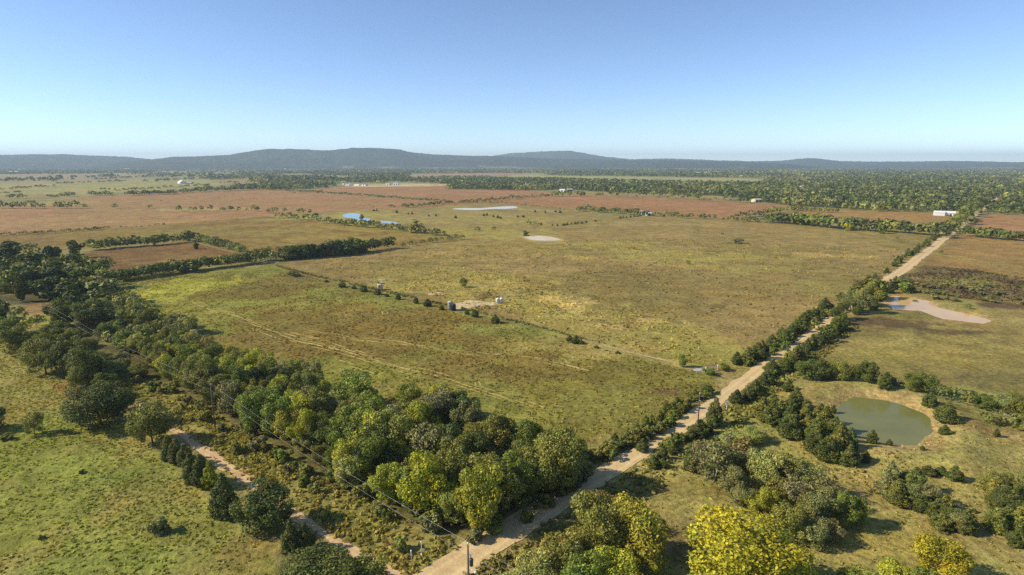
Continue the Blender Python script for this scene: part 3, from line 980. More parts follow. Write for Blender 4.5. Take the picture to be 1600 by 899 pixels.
def wood_zone(x, y):
    a = np.array([x]), np.array([y])
    dm, dl, dr = seg_dist(W_MEAD, *a)[0], seg_dist(W_LINE, *a)[0], seg_dist(W_ROAD, *a)[0]
    if dr < 9:
        return 'on the road side of the dense wood'
    if dm < 6:
        return 'on the meadow edge of the dense wood'
    if dl < 6:
        return 'on the power line edge of the dense wood'
    if math.hypot(x, y) > 165:
        return 'at the low thin end of the dense wood'
    return 'deep inside the dense wood'


def wood_fn(x, y):
    Z_WOOD = wood_zone(x, y)
    t = vnoise(np.array([x]), np.array([y]), 26, 77)[0]
    if t < .35:
        col = pick({'dark green': 3, 'deep green': 4, 'olive green': 3, 'grey-green': 1.5, 'mid green': 1.5})
    elif t < .62:
        col = pick({'olive green': 5, 'mid green': 3, 'deep green': 2, 'yellow-green': 1.2, 'grey-brown': 1})
    else:
        col = pick({'olive green': 4, 'yellow-green': 3.2, 'grey-brown': 1.6, 'mid green': 3, 'pale green': 1.5, 'russet brown': .5})
    far = math.hypot(x, y)
    h = random.uniform(5.8, 9.6) if far < 150 else random.uniform(4.6, 7.6)
    if random.random() < .16:
        h *= .62
    plant('thin' if col in ('grey-brown', 'russet brown') and random.random() < .7 else 'tree', x, y, h, random.uniform(.72, 1.05), col, Z_WOOD, G_WOOD)


scatter([(205, 545), (240, 528), (300, 545), (335, 560), (420, 588), (490, 612), (560, 642), (690, 655), (760, 700), (850, 716), (908, 738), (860, 772), (790, 806), (722, 830), (660, 806), (590, 775), (520, 742), (440, 700), (350, 645), (270, 600)], 3.7, wood_fn)
for px, py, h, w, c, l in [(672, 800, 105, 78, 'golden yellow', 'bright golden yellow tree standing at the edge of the dense wood'),
                           (752, 828, 110, 66, 'yellow-green', 'tall yellow-green tree at the wood corner overlooking the road'),
                           (478, 700, 70, 44, 'golden yellow', 'golden yellow tree among dark trees inside the wood'),
                           (868, 768, 118, 90, 'olive green', 'broad olive tree at the wood corner shading the dirt road'),
                           (832, 715, 66, 46, 'golden yellow', 'yellow topped tree behind the broad olive corner tree'),
                           (690, 650, 60, 56, 'yellow-green', 'bright yellow-green tree on the meadow edge of the wood'),
                           (400, 620, 60, 44, 'yellow-green', 'yellow-green tree halfway along the meadow edge of the wood'),
                           (545, 760, 70, 50, 'pale green', 'pale leafy tree at the wood edge beneath the wires')]:
    at('tree', px, py, h, w, c, Z_WOOD, G_WOOD, l)

# -- old grove at the head of the lane
Z_GROVE, G_GROVE = 'in the grove around the head of the pale lane', 'trees of the grove at the head of the lane'


def grove_fn(x, y):
    plant('tree', x, y, random.uniform(6.5, 10.5), random.uniform(1.0, 1.35), pick({'dark green': 4, 'deep green': 3, 'olive green': 2.5, 'yellow-green': .6, 'pale green': .5}), Z_GROVE, G_GROVE)


scatter([(-60, 438), (0, 425), (90, 428), (150, 432), (175, 446), (170, 470), (110, 474), (40, 462), (-60, 462)], 7.2, grove_fn)
Z_WOOD = 'in the low wood between grove and meadow'
scatter([(150, 500), (185, 478), (240, 500), (300, 520), (290, 548), (220, 560), (170, 548)], 4.6, lambda x, y: plant('tree', x, y, random.uniform(4.0, 6.5), random.uniform(1.0, 1.3), pick({'olive green': 4, 'pale green': 2, 'grey-green': 2, 'mid green': 2, 'grey-brown': 1}), Z_WOOD, G_WOOD))
for px, py, h, w, c, l in [(86, 416, 36, 24, 'dark green', 'dark umbrella-shaped oak with bare trunk beside the brown field'),
                           (120, 404, 26, 22, 'deep green', 'round tree casting a long shadow onto the brown field'),
                           (20, 410, 32, 40, 'dark green', 'big dark oak in the clump behind the umbrella-shaped oak'),
                           (52, 405, 26, 26, 'deep green', None), (50, 428, 36, 46, 'dark green', None), (8, 424, 28, 34, 'dark green', None), (-12, 412, 30, 34, 'dark green', None),
                           (34, 474, 52, 15, 'deep green', 'slender tall dark tree standing alone by the lane head'),
                           (150, 520, 56, 64, 'dark green', 'huge round dark green tree where the grove meets the wood'),
                           (98, 512, 50, 38, 'deep green', None), (122, 488, 40, 40, 'dark green', None), (85, 470, 42, 44, 'dark green', None), (170, 474, 46, 50, 'grey-green', None),
                           (205, 482, 26, 30, 'pale green', None), (12, 530, 42, 46, 'olive green', None), (-10, 505, 40, 40, 'deep green', None), (-40, 490, 44, 44, 'deep green', None), (30, 505, 28, 30, 'olive green', None), (45, 520, 22, 24, 'yellow-green', None), (150, 462, 34, 40, 'grey-brown', None), (165, 425, 22, 34, 'grey-brown', None)]:
    at('tree', px, py, h, w, c, Z_GROVE, G_GROVE, l)

# -- along the pasture side of the lane
Z_LANE, G_LANE = 'along the pasture side of the pale lane', 'trees along the pasture side of the lane'
for px, py, h, w, c, l in [(32, 556, 52, 50, 'olive green', 'olive tree where the lane-side tree line begins'),
                           (72, 584, 74, 62, 'olive green', 'tall olive tree with an orange tinged top beside the lane'),
                           (104, 590, 62, 46, 'deep green', None), (132, 598, 62, 48, 'deep green', None), (128, 606, 42, 36, 'olive green', None),
                           (160, 664, 78, 88, 'dark green', 'very large dark tree bulging from lane into pasture'),
                           (238, 690, 76, 62, 'olive green', 'rounded olive tree leaning over the lane past the big dark tree'),
                           (200, 640, 40, 30, 'olive green', None),
                           (416, 828, 86, 84, 'dark green', 'broad dark tree shading the lane beyond the cedars'),
                           (510, 948, 110, 146, 'deep green', 'wide deep green tree where lane meets the dirt road'), (570, 925, 70, 70, 'olive green', None)]:
    at('tree', px, py, h, w, c, Z_LANE, G_LANE, l)
for px, py, h, w in [(264, 716, 42, 22), (277, 722, 44, 24), (290, 728, 42, 26), (300, 752, 50, 30), (316, 758, 54, 28), (330, 762, 48, 26), (352, 806, 74, 42), (456, 862, 52, 30), (478, 858, 46, 26)]:
    at('cedar', px, py, h, w, 'cedar green' if px != 330 else 'yellow-green', Z_LANE, 'cedars along the pasture side of the lane', 'yellowish cedar in the row along the pale lane' if px == 330 else 'large dark cedar at the end of the lane-side row' if px == 352 else None)
# pasture shrubs
at('thin', 54, 680, 44, 30, 'olive green', '', 'lone plants in the pasture', 'thin small tree standing alone in the green pasture')
at('tree', -12, 674, 40, 46, 'dark green', '', 'lone plants in the pasture', 'dark round tree standing in the pasture')
at('shrub', 250, 832, 24, 34, 'grey-green', '', 'lone plants in the pasture', 'low spreading grey-green bush alone in the pasture')
at('shrub', 12, 688, 9, 20, 'deep green', '', 'lone plants in the pasture', 'flat dark bush beside the pasture trees')
at('shrub', 65, 842, 7, 12, 'deep green', '', 'lone plants in the pasture', 'tiny dark bush among pasture tussocks')
at('shrub', 128, 738, 5, 12, 'dark green', '', 'lone plants in the pasture', 'dark low weed clump in open pasture grass')

# -- shrubs in the rough strip under the wires
Z_STRIP, G_STRIP = 'in the rough grass strip under the power line', 'shrubs under the power line'


def strip_fn(x, y):
    plant('shrub', x, y, random.uniform(.9, 2.3), random.uniform(.8, 1.2), pick({'olive green': 3, 'grey-green': 3, 'grey-brown': 2, 'pale green': 2, 'yellow-green': .6}), Z_STRIP, G_STRIP)


scatter([(190, 590), (260, 612), (330, 650), (430, 715), (530, 775), (650, 822), (710, 855), (640, 890), (560, 865), (450, 780), (340, 690), (250, 640)], 7.5, strip_fn)

def edge_bush(zone, group):
    def f(x, y, h):
        plant('shrub', x, y, h, random.uniform(.8, 1.2), pick({'olive green': 4, 'grey-green': 2, 'mid green': 2, 'pale green': 1.5, 'grey-brown': 1}), zone, group)
    return f


row(W_LINE, 2.0, 2.6, (1.2, 2.8), edge_bush('at the foot of the wood facing the power line', 'bushes at the foot of the wood'), 3.0, .95)
row(W_ROAD, -2.0, 2.6, (1.2, 2.6), edge_bush('at the foot of the wood beside the road', 'bushes at the foot of the wood'), 2.0, .95)
row(W_MEAD, -2.5, 3.4, (1.0, 2.4), edge_bush('at the foot of the wood facing the meadow', 'bushes at the foot of the wood'), 3.0, .8)
for px, py, h, w, c in [(150, 585, 44, 44, 'olive green'), (135, 560, 36, 38, 'deep green'), (112, 545, 34, 36, 'olive green'), (90, 530, 30, 36, 'deep green'), (180, 590, 34, 30, 'grey-green'), (60, 512, 20, 24, 'olive green'), (165, 610, 34, 34, 'deep green'), (190, 575, 26, 34, 'grey-green'), (215, 590, 24, 30, 'olive green')]:
    at('tree', px, py, h, w, c, 'overgrowing the hidden upper stretch of the lane', 'trees overgrowing the upper lane')

# -- scrub wood between road and green pond
Z_SCRUB, G_SCRUB = 'in the scrub between dirt road and green pond', 'trees of the scrub between road and pond'
for px, py, h, w, c, k, l in [(935, 880, 120, 92, 'olive green', 'tree', None), (935, 845, 84, 64, 'russet brown', 'thin', 'russet topped tree overhanging the shaded dirt road'), (992, 882, 112, 90, 'yellow-green', 'tree', 'large yellow-green tree beside the shaded road bend'),
                              (885, 920, 100, 80, 'olive green', 'tree', None), (840, 935, 84, 70, 'pale green', 'tree', None), (960, 935, 90, 80, 'yellow-green', 'tree', None), (905, 960, 100, 80, 'mid green', 'tree', None), (800, 955, 70, 66, 'pale green', 'tree', None), (1024, 902, 52, 30, 'yellow-green', 'tree', 'slim yellow-green sapling in the shade of bigger trees'),
                              (1165, 945, 165, 185, 'golden yellow', 'tree', 'big golden yellow tree filling the corner of the scrub'), (1100, 960, 70, 70, 'pale green', 'tree', None), (1240, 960, 110, 90, 'yellow-green', 'tree', None),
                              (1115, 758, 88, 62, 'grey-brown', 'thin', 'half bare grey-brown tree by the roadside clearing'), (1090, 742, 60, 36, 'grey-brown', 'thin', None), (1168, 748, 74, 56, 'russet brown', 'thin', 'russet half bare tree next to the grey-brown one'), (1145, 725, 56, 44, 'grey-green', 'thin', None),
                              (1190, 770, 74, 52, 'pale green', 'tree', None), (1150, 785, 60, 44, 'grey-green', 'tree', None), (1225, 772, 70, 56, 'olive green', 'tree', None), (1262, 778, 62, 52, 'grey-green', 'tree', None), (1290, 790, 60, 48, 'grey-brown', 'thin', None), (1240, 806, 70, 54, 'grey-brown', 'thin', None),
                              (1275, 822, 68, 56, 'grey-green', 'tree', None), (1310, 822, 62, 44, 'mid green', 'tree', None), (1225, 842, 66, 54, 'olive green', 'tree', None), (1190, 815, 60, 48, 'yellow-green', 'tree', None), (1338, 822, 50, 30, 'mid green', 'tree', None), (1265, 852, 50, 50, 'grey-green', 'tree', None), (1300, 848, 40, 40, 'grey-brown', 'thin', None), (1135, 752, 50, 46, 'grey-brown', 'thin', None), (1205, 740, 40, 40, 'russet brown', 'thin', None), (1210, 795, 56, 46, 'olive green', 'tree', None), (1165, 800, 46, 40, 'grey-green', 'tree', None),
                              (1145, 700, 34, 40, 'pale green', 'tree', None), (1180, 690, 30, 36, 'pale green', 'tree', None),
                              (1470, 912, 92, 84, 'golden yellow', 'tree', 'yellow and orange tree at the end of the clearing'), (1400, 925, 56, 64, 'yellow-green', 'tree', None), (1345, 935, 56, 60, 'mid green', 'tree', None), (1430, 935, 60, 60, 'mid green', 'tree', None)]:
    at(k, px, py, h, w, c, Z_SCRUB, G_SCRUB, l)
at('cedar', 1078, 736, 46, 24, 'cedar green', Z_SCRUB, 'cedars of the scrub', 'single green cedar in front of the grey-brown trees')
# cedar thicket by the pond
Z_THICK, G_THICK = 'in the cedar thicket beside the green pond', 'cedars of the thicket beside the pond'


def thick_fn(x, y):
    plant('cedar', x, y, random.uniform(2.8, 5.2), random.uniform(1.1, 1.6), pick({'cedar green': 4, 'deep green': 2, 'olive green': 3}), Z_THICK, G_THICK)


scatter([(1188, 655), (1205, 642), (1240, 640), (1268, 650), (1292, 664), (1304, 676), (1325, 700), (1335, 722), (1330, 735), (1300, 722), (1272, 706), (1245, 690), (1215, 672)], 3.1, thick_fn)
scatter([(1265, 690), (1300, 690), (1310, 720), (1280, 712)], 3.2, thick_fn)
Z_CLEAR, G_CLEAR = 'dotted over the dry clearing around the green pond', 'cedars around the pond clearing'
for px, py, h, w, l in [(1231, 612, 20, 17, 'single round cedar on the dry rise behind the thicket'), (1302, 643, 14, 9, 'tiny cedar at the near corner of the green pond bank'), (1362, 695, 22, 18, 'small cedar on the pond bank with a smaller one beside'), (1389, 697, 10, 10, 'smallest cedar on the pond bank'), (1326, 706, 38, 22, None), (1352, 722, 18, 16, None), (1475, 681, 16, 17, 'squat cedar on the eroded bank past the pond'), (1556, 683, 14, 10, 'small lone cedar on the pale slope'),
                        (1491, 750, 24, 25, 'round cedar with a small shadow in the middle of the clearing'), (1450, 742, 15, 22, None), (1470, 742, 14, 18, None), (1588, 852, 32, 30, 'round dark cedar at the foot of the slope thicket'), (1522, 800, 8, 8, None), (1440, 708, 8, 8, None)]:
    at('cedar', px, py, h, w, 'cedar green', Z_CLEAR, G_CLEAR, l)
# thickets further down the slope
Z_T2, G_T2 = 'in the small thicket in the middle of the clearing', 'cedars of the thicket in the clearing'
for px, py in [(1390, 760), (1405, 772), (1420, 786), (1412, 760), (1436, 778), (1440, 796), (1452, 790), (1462, 808), (1475, 800), (1485, 818), (1496, 828), (1470, 826), (1508, 832), (1428, 768), (1400, 785), (1385, 775)]:
    at(random.choice(['cedar', 'cedar', 'tree']), px, py, random.uniform(30, 46), random.uniform(26, 38), pick({'cedar green': 3, 'grey-green': 2, 'olive green': 2}), Z_T2, G_T2)
Z_T3, G_T3 = 'in the dark thicket on the slope beside the clearing', 'cedars of the slope thicket'
for px, py in [(1545, 770), (1556, 782), (1570, 792), (1582, 800), (1592, 812), (1566, 772), (1580, 782), (1600, 800), (1575, 820), (1590, 828), (1560, 800), (1604, 830), (1612, 800), (1555, 828), (1628, 820), (1640, 800), (1610, 775)]:
    at(random.choice(['cedar', 'cedar', 'tree']), px, py, random.uniform(34, 48), random.uniform(28, 38), pick({'cedar green': 3, 'grey-green': 1, 'olive green': 3}), Z_T3, G_T3)
# tree row behind pond
Z_ROW, G_ROW = 'in the tree row between green pond and upper field', 'tree row behind the green pond'
for px, py, h, w, c, k in [(1258, 592, 34, 30, 'deep green', 'tree'), (1280, 594, 38, 34, 'deep green', 'tree'), (1296, 590, 30, 26, 'olive green', 'tree'), (1312, 596, 36, 34, 'olive green', 'tree'), (1268, 598, 22, 24, 'dark green', 'tree'), (1336, 598, 30, 28, 'deep green', 'tree'), (1354, 602, 40, 30, 'deep green', 'tree'), (1380, 612, 26, 22, 'deep green', 'cedar'), (1400, 606, 14, 22, 'grey-brown', 'thin'),
                           (1424, 616, 30, 28, 'mid green', 'tree'), (1444, 616, 36, 32, 'mid green', 'tree'), (1458, 618, 26, 24, 'olive green', 'tree'), (1474, 626, 24, 26, 'deep green', 'tree'), (1498, 630, 26, 28, 'deep green', 'tree'), (1516, 634, 26, 26, 'olive green', 'tree'), (1540, 640, 30, 32, 'deep green', 'tree'), (1565, 645, 34, 34, 'grey-green', 'tree'), (1590, 650, 40, 36, 'olive green', 'tree'), (1612, 655, 42, 40, 'olive green', 'tree'), (1640, 662, 40, 40, 'deep green', 'tree'),
                           (1452, 638, 24, 22, 'cedar green', 'cedar'), (1477, 662, 36, 38, 'cedar green', 'cedar'), (1540, 664, 18, 24, 'deep green', 'tree'), (1580, 668, 26, 30, 'grey-green', 'tree'), (1600, 672, 30, 34, 'olive green', 'tree'), (1384, 606, 20, 20, 'deep green', 'cedar'), (1560, 662, 20, 24, 'grey-brown', 'thin')]:
    at(k, px, py, h, w, c, Z_ROW, G_ROW, 'big round cedar on the far bank of the green pond' if (px, py) == (1477, 662) else None)

# -- cedar rows lining the road
Z_ROAD, G_ROAD = 'in the bushy row lining the long dirt road', 'cedars lining the dirt road'


def road_zone(x, y):
    i = int(np.argmin(((ROAD - np.array([x, y])) ** 2).sum(1)))
    t = ROAD[min(i + 1, len(ROAD) - 1)] - ROAD[max(i - 1, 0)]; q = np.array([x, y]) - ROAD[i]
    side = 'field' if t[0] * q[1] - t[1] * q[0] > 0 else 'pond'
    part = 'between wood and gate' if i < 11 else 'between gate and muddy pond' if i < 17 else 'past the muddy pond'
    return 'lining the ' + side + ' side of road ' + part


def road_bush(x, y, h):
    plant('shrub', x, y, h, random.uniform(.9, 1.3), pick({'deep green': 3, 'olive green': 3, 'mid green': 2, 'grey-green': 1, 'grey-brown': .7}), road_zone(x, y), 'bushes lining the dirt road')


def road_cedar(x, y, h):
    Z_ROAD = road_zone(x, y)
    plant('cedar', x, y, h, random.uniform(1.05, 1.7), pick({'cedar green': 5, 'deep green': 2, 'olive green': 1.5}), Z_ROAD, G_ROAD)


L_OFF, R_OFF = -4.8, 4.6
row([(890, 782), (975, 724), (1053, 673), (1100, 640), (1134, 617)], -3.2, 1.8, (1.3, 2.7), road_bush, 1.3, .97)
row([(985, 718), (1053, 673), (1088, 648)], 3.3, 2.0, (1.0, 2.2), road_bush, 1.0, .85)
row([(1140, 612), (1187, 577), (1242, 541), (1295, 502)], 3.3, 2.1, (1.2, 2.6), road_bush, 1.2, .85)
row([(1187, 577), (1242, 541), (1318, 485)], -3.5, 2.3, (1.2, 2.8), road_bush, 1.2, .85)
row([(905, 770), (975, 724), (1053, 673), (1100, 640), (1130, 619)], L_OFF, 2.1, (1.2, 2.7), road_cedar, 1.6, .95)
row([(1187, 577), (1242, 541), (1295, 502), (1318, 485)], L_OFF - .3, 3.2, (2.6, 4.8), road_cedar, 1.6, .95)
row([(1330, 476), (1385, 438), (1440, 400), (1480, 370)], L_OFF - .5, 4.6, (2.0, 4.2), road_cedar, 1.8, .9)
row([(985, 718), (1053, 673), (1088, 648)], R_OFF, 2.3, (1.6, 3.0), road_cedar, 1.2, .9)
row([(1128, 621), (1187, 577), (1242, 541), (1295, 502)], R_OFF, 3.2, (2.4, 4.6), road_cedar, 1.6, .95)
row([(1295, 502), (1385, 438)], R_OFF + 1, 7.0, (3.0, 5.5), road_cedar, 2, .9)
for px, py, h, w, l in [(1117, 662, 46, 26, 'tall column-like cedar crowding the dirt road'), (1092, 682, 32, 30, None), (1004, 706, 22, 20, None), (1150, 629, 22, 22, None), (1246, 562, 24, 22, None)]:
    at('cedar', px, py, h, w, 'cedar green', Z_ROAD, G_ROAD, l)
for px, py, h, w, c in [(1328, 488, 34, 28, 'grey-green'), (1345, 490, 44, 26, 'pale green'), (1358, 478, 40, 28, 'olive green'), (1372, 466, 34, 26, 'olive green'), (1338, 470, 26, 24, 'deep green'), (1312, 500, 30, 24, 'deep green'), (1365, 452, 20, 22, 'olive green'), (1284, 534, 30, 22, 'deep green'), (1272, 520, 24, 22, 'olive green'), (1225, 556, 26, 20, 'deep green')]:
    at('tree', px, py, h, w, c, 'in the tall roadside clump near the muddy pond', 'tall trees beside the road at the muddy pond')
for px, py, h, w, l in [(1066, 573, 22, 12, 'small ragged tree beside the ash heap at the gate'), (1132, 578, 12, 16, 'round bush between the gate and the road'), (1108, 584, 12, 18, None)]:
    at('tree', px, py, h, w, 'mid green', 'by the field gate', 'plants by the field gate', l or 'bushy plant at the foot of the gate entrance')

# -- fence line between meadow and grazed field
for px, py, h, w in [(455, 428, 6, 14), (462, 431, 8, 18), (534, 449, 10, 14), (553, 452, 7, 8), (568, 456, 10, 14), (590, 461, 10, 12), (622, 469, 10, 9), (650, 475, 11, 9), (668, 480, 12, 14), (690, 486, 8, 9), (730, 493, 8, 8), (742, 497, 12, 12), (774, 506, 14, 15), (890, 534, 10, 12), (899, 537, 12, 14), (908, 538, 8, 9), (932, 544, 4, 8), (965, 552, 4, 8), (510, 441, 4, 8), (604, 464, 5, 8)]:
    at('cedar', px, py, h, w, 'cedar green', 'on the fence line between meadow and grazed field', 'cedars along the meadow fence line', 'largest cedar on the fence line below the white tanks' if px == 774 else None)
at('tree', 724, 450, 16, 13, 'mid green', '', 'lone trees in the grazed field', 'lone green tree in the yellow grass behind the gravel pad')
for px, py, h, w, c, l in [(1153, 381, 9, 14, 'grey-brown', 'flat topped brown tree alone in the grazed field'), (1075, 414, 7, 8, 'deep green', None), (989, 390, 4, 9, 'olive green', None), (890, 385, 5, 7, 'olive green', None), (1128, 368, 3.5, 7, 'deep green', None), (1084, 366, 4, 4, 'grey-brown', None), (1090, 363, 4, 4, 'grey-brown', None), (747, 360, 6, 10, 'deep green', None), (772, 360, 7, 9, 'deep green', None), (728, 404, 5, 6, 'grey-brown', None), (696, 428, 5, 5, 'deep green', None), (1402, 375, 4, 5, 'deep green', None), (1372, 394, 4, 7, 'olive green', None), (1212, 405, 4, 7, 'grey-brown', None), (1360, 418, 4, 6, 'deep green', None), (822, 369, 8, 10, 'mid green', 'green bush at the end of the silty pond'),
                           (1470, 398, 8, 7, 'deep green', None), (1513, 483, 9, 9, 'deep green', None)]:
    at('tree', px, py, h, w, c, 'standing alone in the open fields', 'lone trees in the open fields', l)
# cedars behind muddy pond
for i in range(44):
    px = random.uniform(1400, 1640); py = random.uniform(440, 468) + (px - 1400) * .045
    at(random.choice(['shrub', 'thin', 'shrub']), px, py, random.uniform(4, 9), random.uniform(10, 18), pick({'grey-brown': 5, 'olive green': 1.5, 'grey-green': 1.5}), 'in the weedy scrub behind the muddy pond', 'scrub behind the muddy pond')
at('tree', 1415, 457, 18, 22, 'mid green', '', 'scrub behind the muddy pond', 'bright green bush between muddy pond and road')

# -- hedgerows of the fields
def hedge(line, hpx, spacing_px, cols, zone, group, prob=1.0, wf=1.15, jit=1.0, kind='tree'):
    k = 0.0
    pts = resample([np.array(p, float) for p in line], 1.0)
    while k < len(pts) - 1:
        p = pts[int(k)]
        if random.random() < prob:
            h = random.uniform(*hpx)
            at(kind, p[0], p[1] + random.gauss(0, .5) * jit, h, h * random.uniform(.9, 1.5) * wf, pick(cols), zone, group)
        k += spacing_px * random.uniform(.7, 1.3)


HC = {'olive green': 2, 'deep green': 4, 'mid green': 1.5, 'dark green': 3, 'grey-green': 1, 'grey-brown': .5}
ZB, GB = 'in the hedge around the small brown field', 'hedge trees around the small brown field'
hedge([(178, 442), (225, 434), (300, 423), (370, 415), (400, 411)], (14, 22), 5.5, HC, ZB, GB)
hedge([(195, 436), (250, 426), (270, 420)], (11, 16), 9, {'yellow-green': 1, 'olive green': 2}, ZB, GB)
hedge([(148, 391), (200, 387), (250, 383), (303, 378)], (12, 18), 5.5, {'pale green': 1.5, 'olive green': 2, 'deep green': 2}, ZB, GB)
hedge([(312, 380), (330, 384), (355, 389), (385, 398)], (10, 17), 5.5, HC, ZB, GB)
at('tree', 292, 377, 18, 11, 'grey-green', ZB, GB, 'tallest tree at the corner of the small brown field')
at('tree', 307, 390, 11, 8, 'dark green', ZB, GB, 'lone dark tree standing inside the small brown field')
ZM, GM = 'in the hedge between ochre field and grazed field', 'hedge trees between ochre and grazed fields'
hedge([(400, 408), (437, 408), (475, 403), (550, 396), (600, 390), (615, 387)], (15, 26), 6.5, HC, ZM, GM, 1, 1.1)
hedge([(420, 396), (500, 394)], (9, 12), 12, HC, ZM, GM)
for px, py, h in [(642, 384, 9), (660, 381, 8), (673, 379, 9), (681, 378, 8), (690, 377, 8), (702, 376, 9), (712, 374, 10), (722, 373, 8), (650, 383, 6), (630, 386, 8)]:
    at('tree', px, py, h, h * 1.3, 'deep green', ZM, GM)
ZP, GP = 'in the hedge screening the blue ponds', 'hedge trees screening the blue ponds'
hedge([(487, 345), (525, 351), (575, 356), (625, 361), (650, 364), (698, 369)], (7, 13), 6.5, {'olive green': 3, 'grey-green': 2, 'deep green': 2, 'pale green': 1}, ZP, GP)
at('tree', 650, 364, 19, 22, 'pale green', ZP, GP, 'tall pale tree rising from the hedge by the blue ponds')
at('tree', 565, 343, 9, 7, 'yellow-green', ZP, GP, 'small yellow-green tree on the spit between the blue ponds')
for px, py, h, w in [(430, 333, 10, 12), (445, 332, 8, 9), (437, 341, 9, 16), (452, 341, 10, 18), (470, 336, 11, 16), (484, 335, 9, 8), (460, 344, 9, 18), (478, 344, 9, 14), (420, 333, 7, 8)]:
    at('tree', px, py, h, w, pick(HC), 'in the clump at the end of the ochre field', 'clump at the end of the ochre field')
ZF, GF = 'in the hedge along the far side of the grazed field', 'hedge along the far side of the grazed field'
hedge([(907, 330), (935, 332), (980, 335), (1012, 338)], (6, 12), 6, HC, ZF, GF)
hedge([(1012, 338), (1050, 340), (1100, 342), (1140, 345), (1200, 349), (1237, 350)], (4, 10), 6, HC, ZF, GF, .9)
hedge([(1200, 347), (1237, 350), (1300, 357), (1350, 361), (1425, 366), (1468, 369)], (13, 22), 5.5, HC, ZF, GF, 1, 1.1)
hedge([(1150, 343), (1180, 338), (1215, 333), (1252, 328)], (6, 11), 6, HC, ZF, GF)
hedge([(1240, 330), (1320, 333)], (6, 10), 9, HC, ZF, GF, .8)
at('tree', 1325, 361, 13, 10, 'golden yellow', ZF, GF, 'yellow tree in the hedge at the end of the grazed field')
at('tree', 1378, 366, 18, 11, 'mid green', ZF, GF, 'pointed green tree standing forward of the far hedge')
ZR2, GR2 = 'in the hedge on the other side of the distant road', 'hedge across the distant road'
hedge([(1508, 369), (1550, 374), (1600, 378), (1680, 384)], (12, 18), 5.5, {'deep green': 3, 'dark green': 2, 'olive green': 2}, ZR2, GR2)
hedge([(1515, 351), (1535, 350)], (8, 12), 8, HC, ZR2, GR2)
ZT, GT = 'in the tall belt shading the distant road', 'tall belt along the distant road'
hedge([(1470, 373), (1500, 350), (1530, 326), (1552, 309)], (14, 21), 4.2, {'deep green': 3, 'olive green': 3, 'dark green': 1, 'grey-brown': .6}, ZT, GT)
ZL, GL = 'in the thin row crossing the reddish field', 'tree row crossing the reddish field'
for px, h in [(280, 10), (298, 7), (305, 7), (315, 8), (329, 10), (346, 6), (350, 6), (359, 9), (363, 8), (374, 7), (386, 5), (397, 10), (403, 7)]:
    at('tree', px, 330, h, h * 1.1, pick(HC), ZL, GL)
for px, h in [(2, 12), (12, 10), (24, 12), (36, 11), (48, 14), (56, 10), (67, 8), (90, 11), (98, 12), (108, 8), (117, 13), (133, 8), (180, 8), (235, 7)]:
    at('tree', px, 326, h, h * 1.25, pick(HC), 'in the scattered row across the reddish plain', 'scattered row across the reddish plain')
hedge([(0, 368), (50, 366), (110, 363), (165, 359)], (3, 6), 5, HC, 'in the low broken hedge below the reddish plain', 'low broken hedge')
hedge([(165, 358), (200, 356), (257, 352)], (2, 4), 7, HC, 'in the low broken hedge below the reddish plain', 'low broken hedge', .8)
Z7, G7 = 'in the long dark hedge behind the reddish fields', 'long dark hedge behind the reddish fields'
hedge([(143, 306), (178, 306)], (5, 9), 4, HC, Z7, G7)
hedge([(200, 306), (275, 303), (283, 302), (317, 300), (325, 299), (400, 297), (450, 298)], (5, 9), 3.5, {'dark green': 3, 'deep green': 2, 'olive green': 1}, Z7, G7, .95)
hedge([(75, 309), (118, 307)], (4, 8), 5, HC, Z7, G7); hedge([(14, 310), (40, 310)], (4, 9), 6, HC, Z7, G7)
hedge([(450, 299), (530, 304), (600, 309), (655, 313), (700, 316)], (2.5, 4.5), 3.5, {'dark green': 3, 'deep green': 2}, Z7, G7)
hedge([(630, 325), (680, 321), (720, 318), (760, 315), (800, 311), (865, 307)], (3, 7), 4, HC, Z7, G7)
hedge([(700, 316), (790, 318), (840, 324), (907, 330)], (1.5, 3.5), 6, HC, Z7, G7)
for px, py, h, w in [(324, 297, 10, 10), (290, 282, 1, 1), (260, 284, 6, 12), (245, 285, 5, 8), (430, 291, 6, 10), (440, 290, 5, 10), (63, 292, 4, 8), (57, 292, 3, 6), (25, 282, 4, 5), (95, 279, 3, 4), (98, 281, 3, 4), (176, 277, 3, 4), (195, 279, 4, 6), (200, 279, 4, 5), (158, 297, 4, 5), (164, 297, 4, 5), (171, 297, 3, 5), (180, 299, 6, 3), (459, 303, 3, 6), (378, 312, 2.5, 3), (252, 315, 2.5, 3), (610, 324, 5, 12), (616, 325, 4, 6), (577, 322, 3, 3), (584, 325, 3, 3)]:
    if h > 1:
        at('tree', px, py, h, w, pick({'deep green': 2, 'dark green': 2, 'olive green': 1}), 'scattered over the distant plain', 'scattered trees of the distant plain')
for px, py in [(584, 330), (589, 330), (620, 333), (638, 335), (644, 335), (670, 338), (681, 338), (712, 341), (756, 338), (761, 337), (771, 340), (778, 341), (782, 342), (809, 340), (818, 340), (836, 332), (852, 333), (846, 352), (863, 353), (871, 354), (880, 353), (882, 353), (886, 352), (893, 351), (899, 351), (903, 350), (909, 350), (916, 349), (930, 347), (969, 342), (974, 341), (979, 341), (985, 340), (991, 339), (996, 339), (1000, 338), (868, 332), (875, 333)]:
    at('cedar', px, py, random.uniform(3, 5), random.uniform(3, 5), 'cedar green', 'among the small dots on the far pasture by the ponds', 'small cedars dotting the far pasture')
for px, py, h, w in [(826, 351, 6, 12), (835, 352, 6, 10), (842, 352, 4, 8), (826, 346, 3, 4)]:
    at('tree', px, py, h, w, 'mid green', 'among the small dots on the far pasture by the ponds', 'small cedars dotting the far pasture')
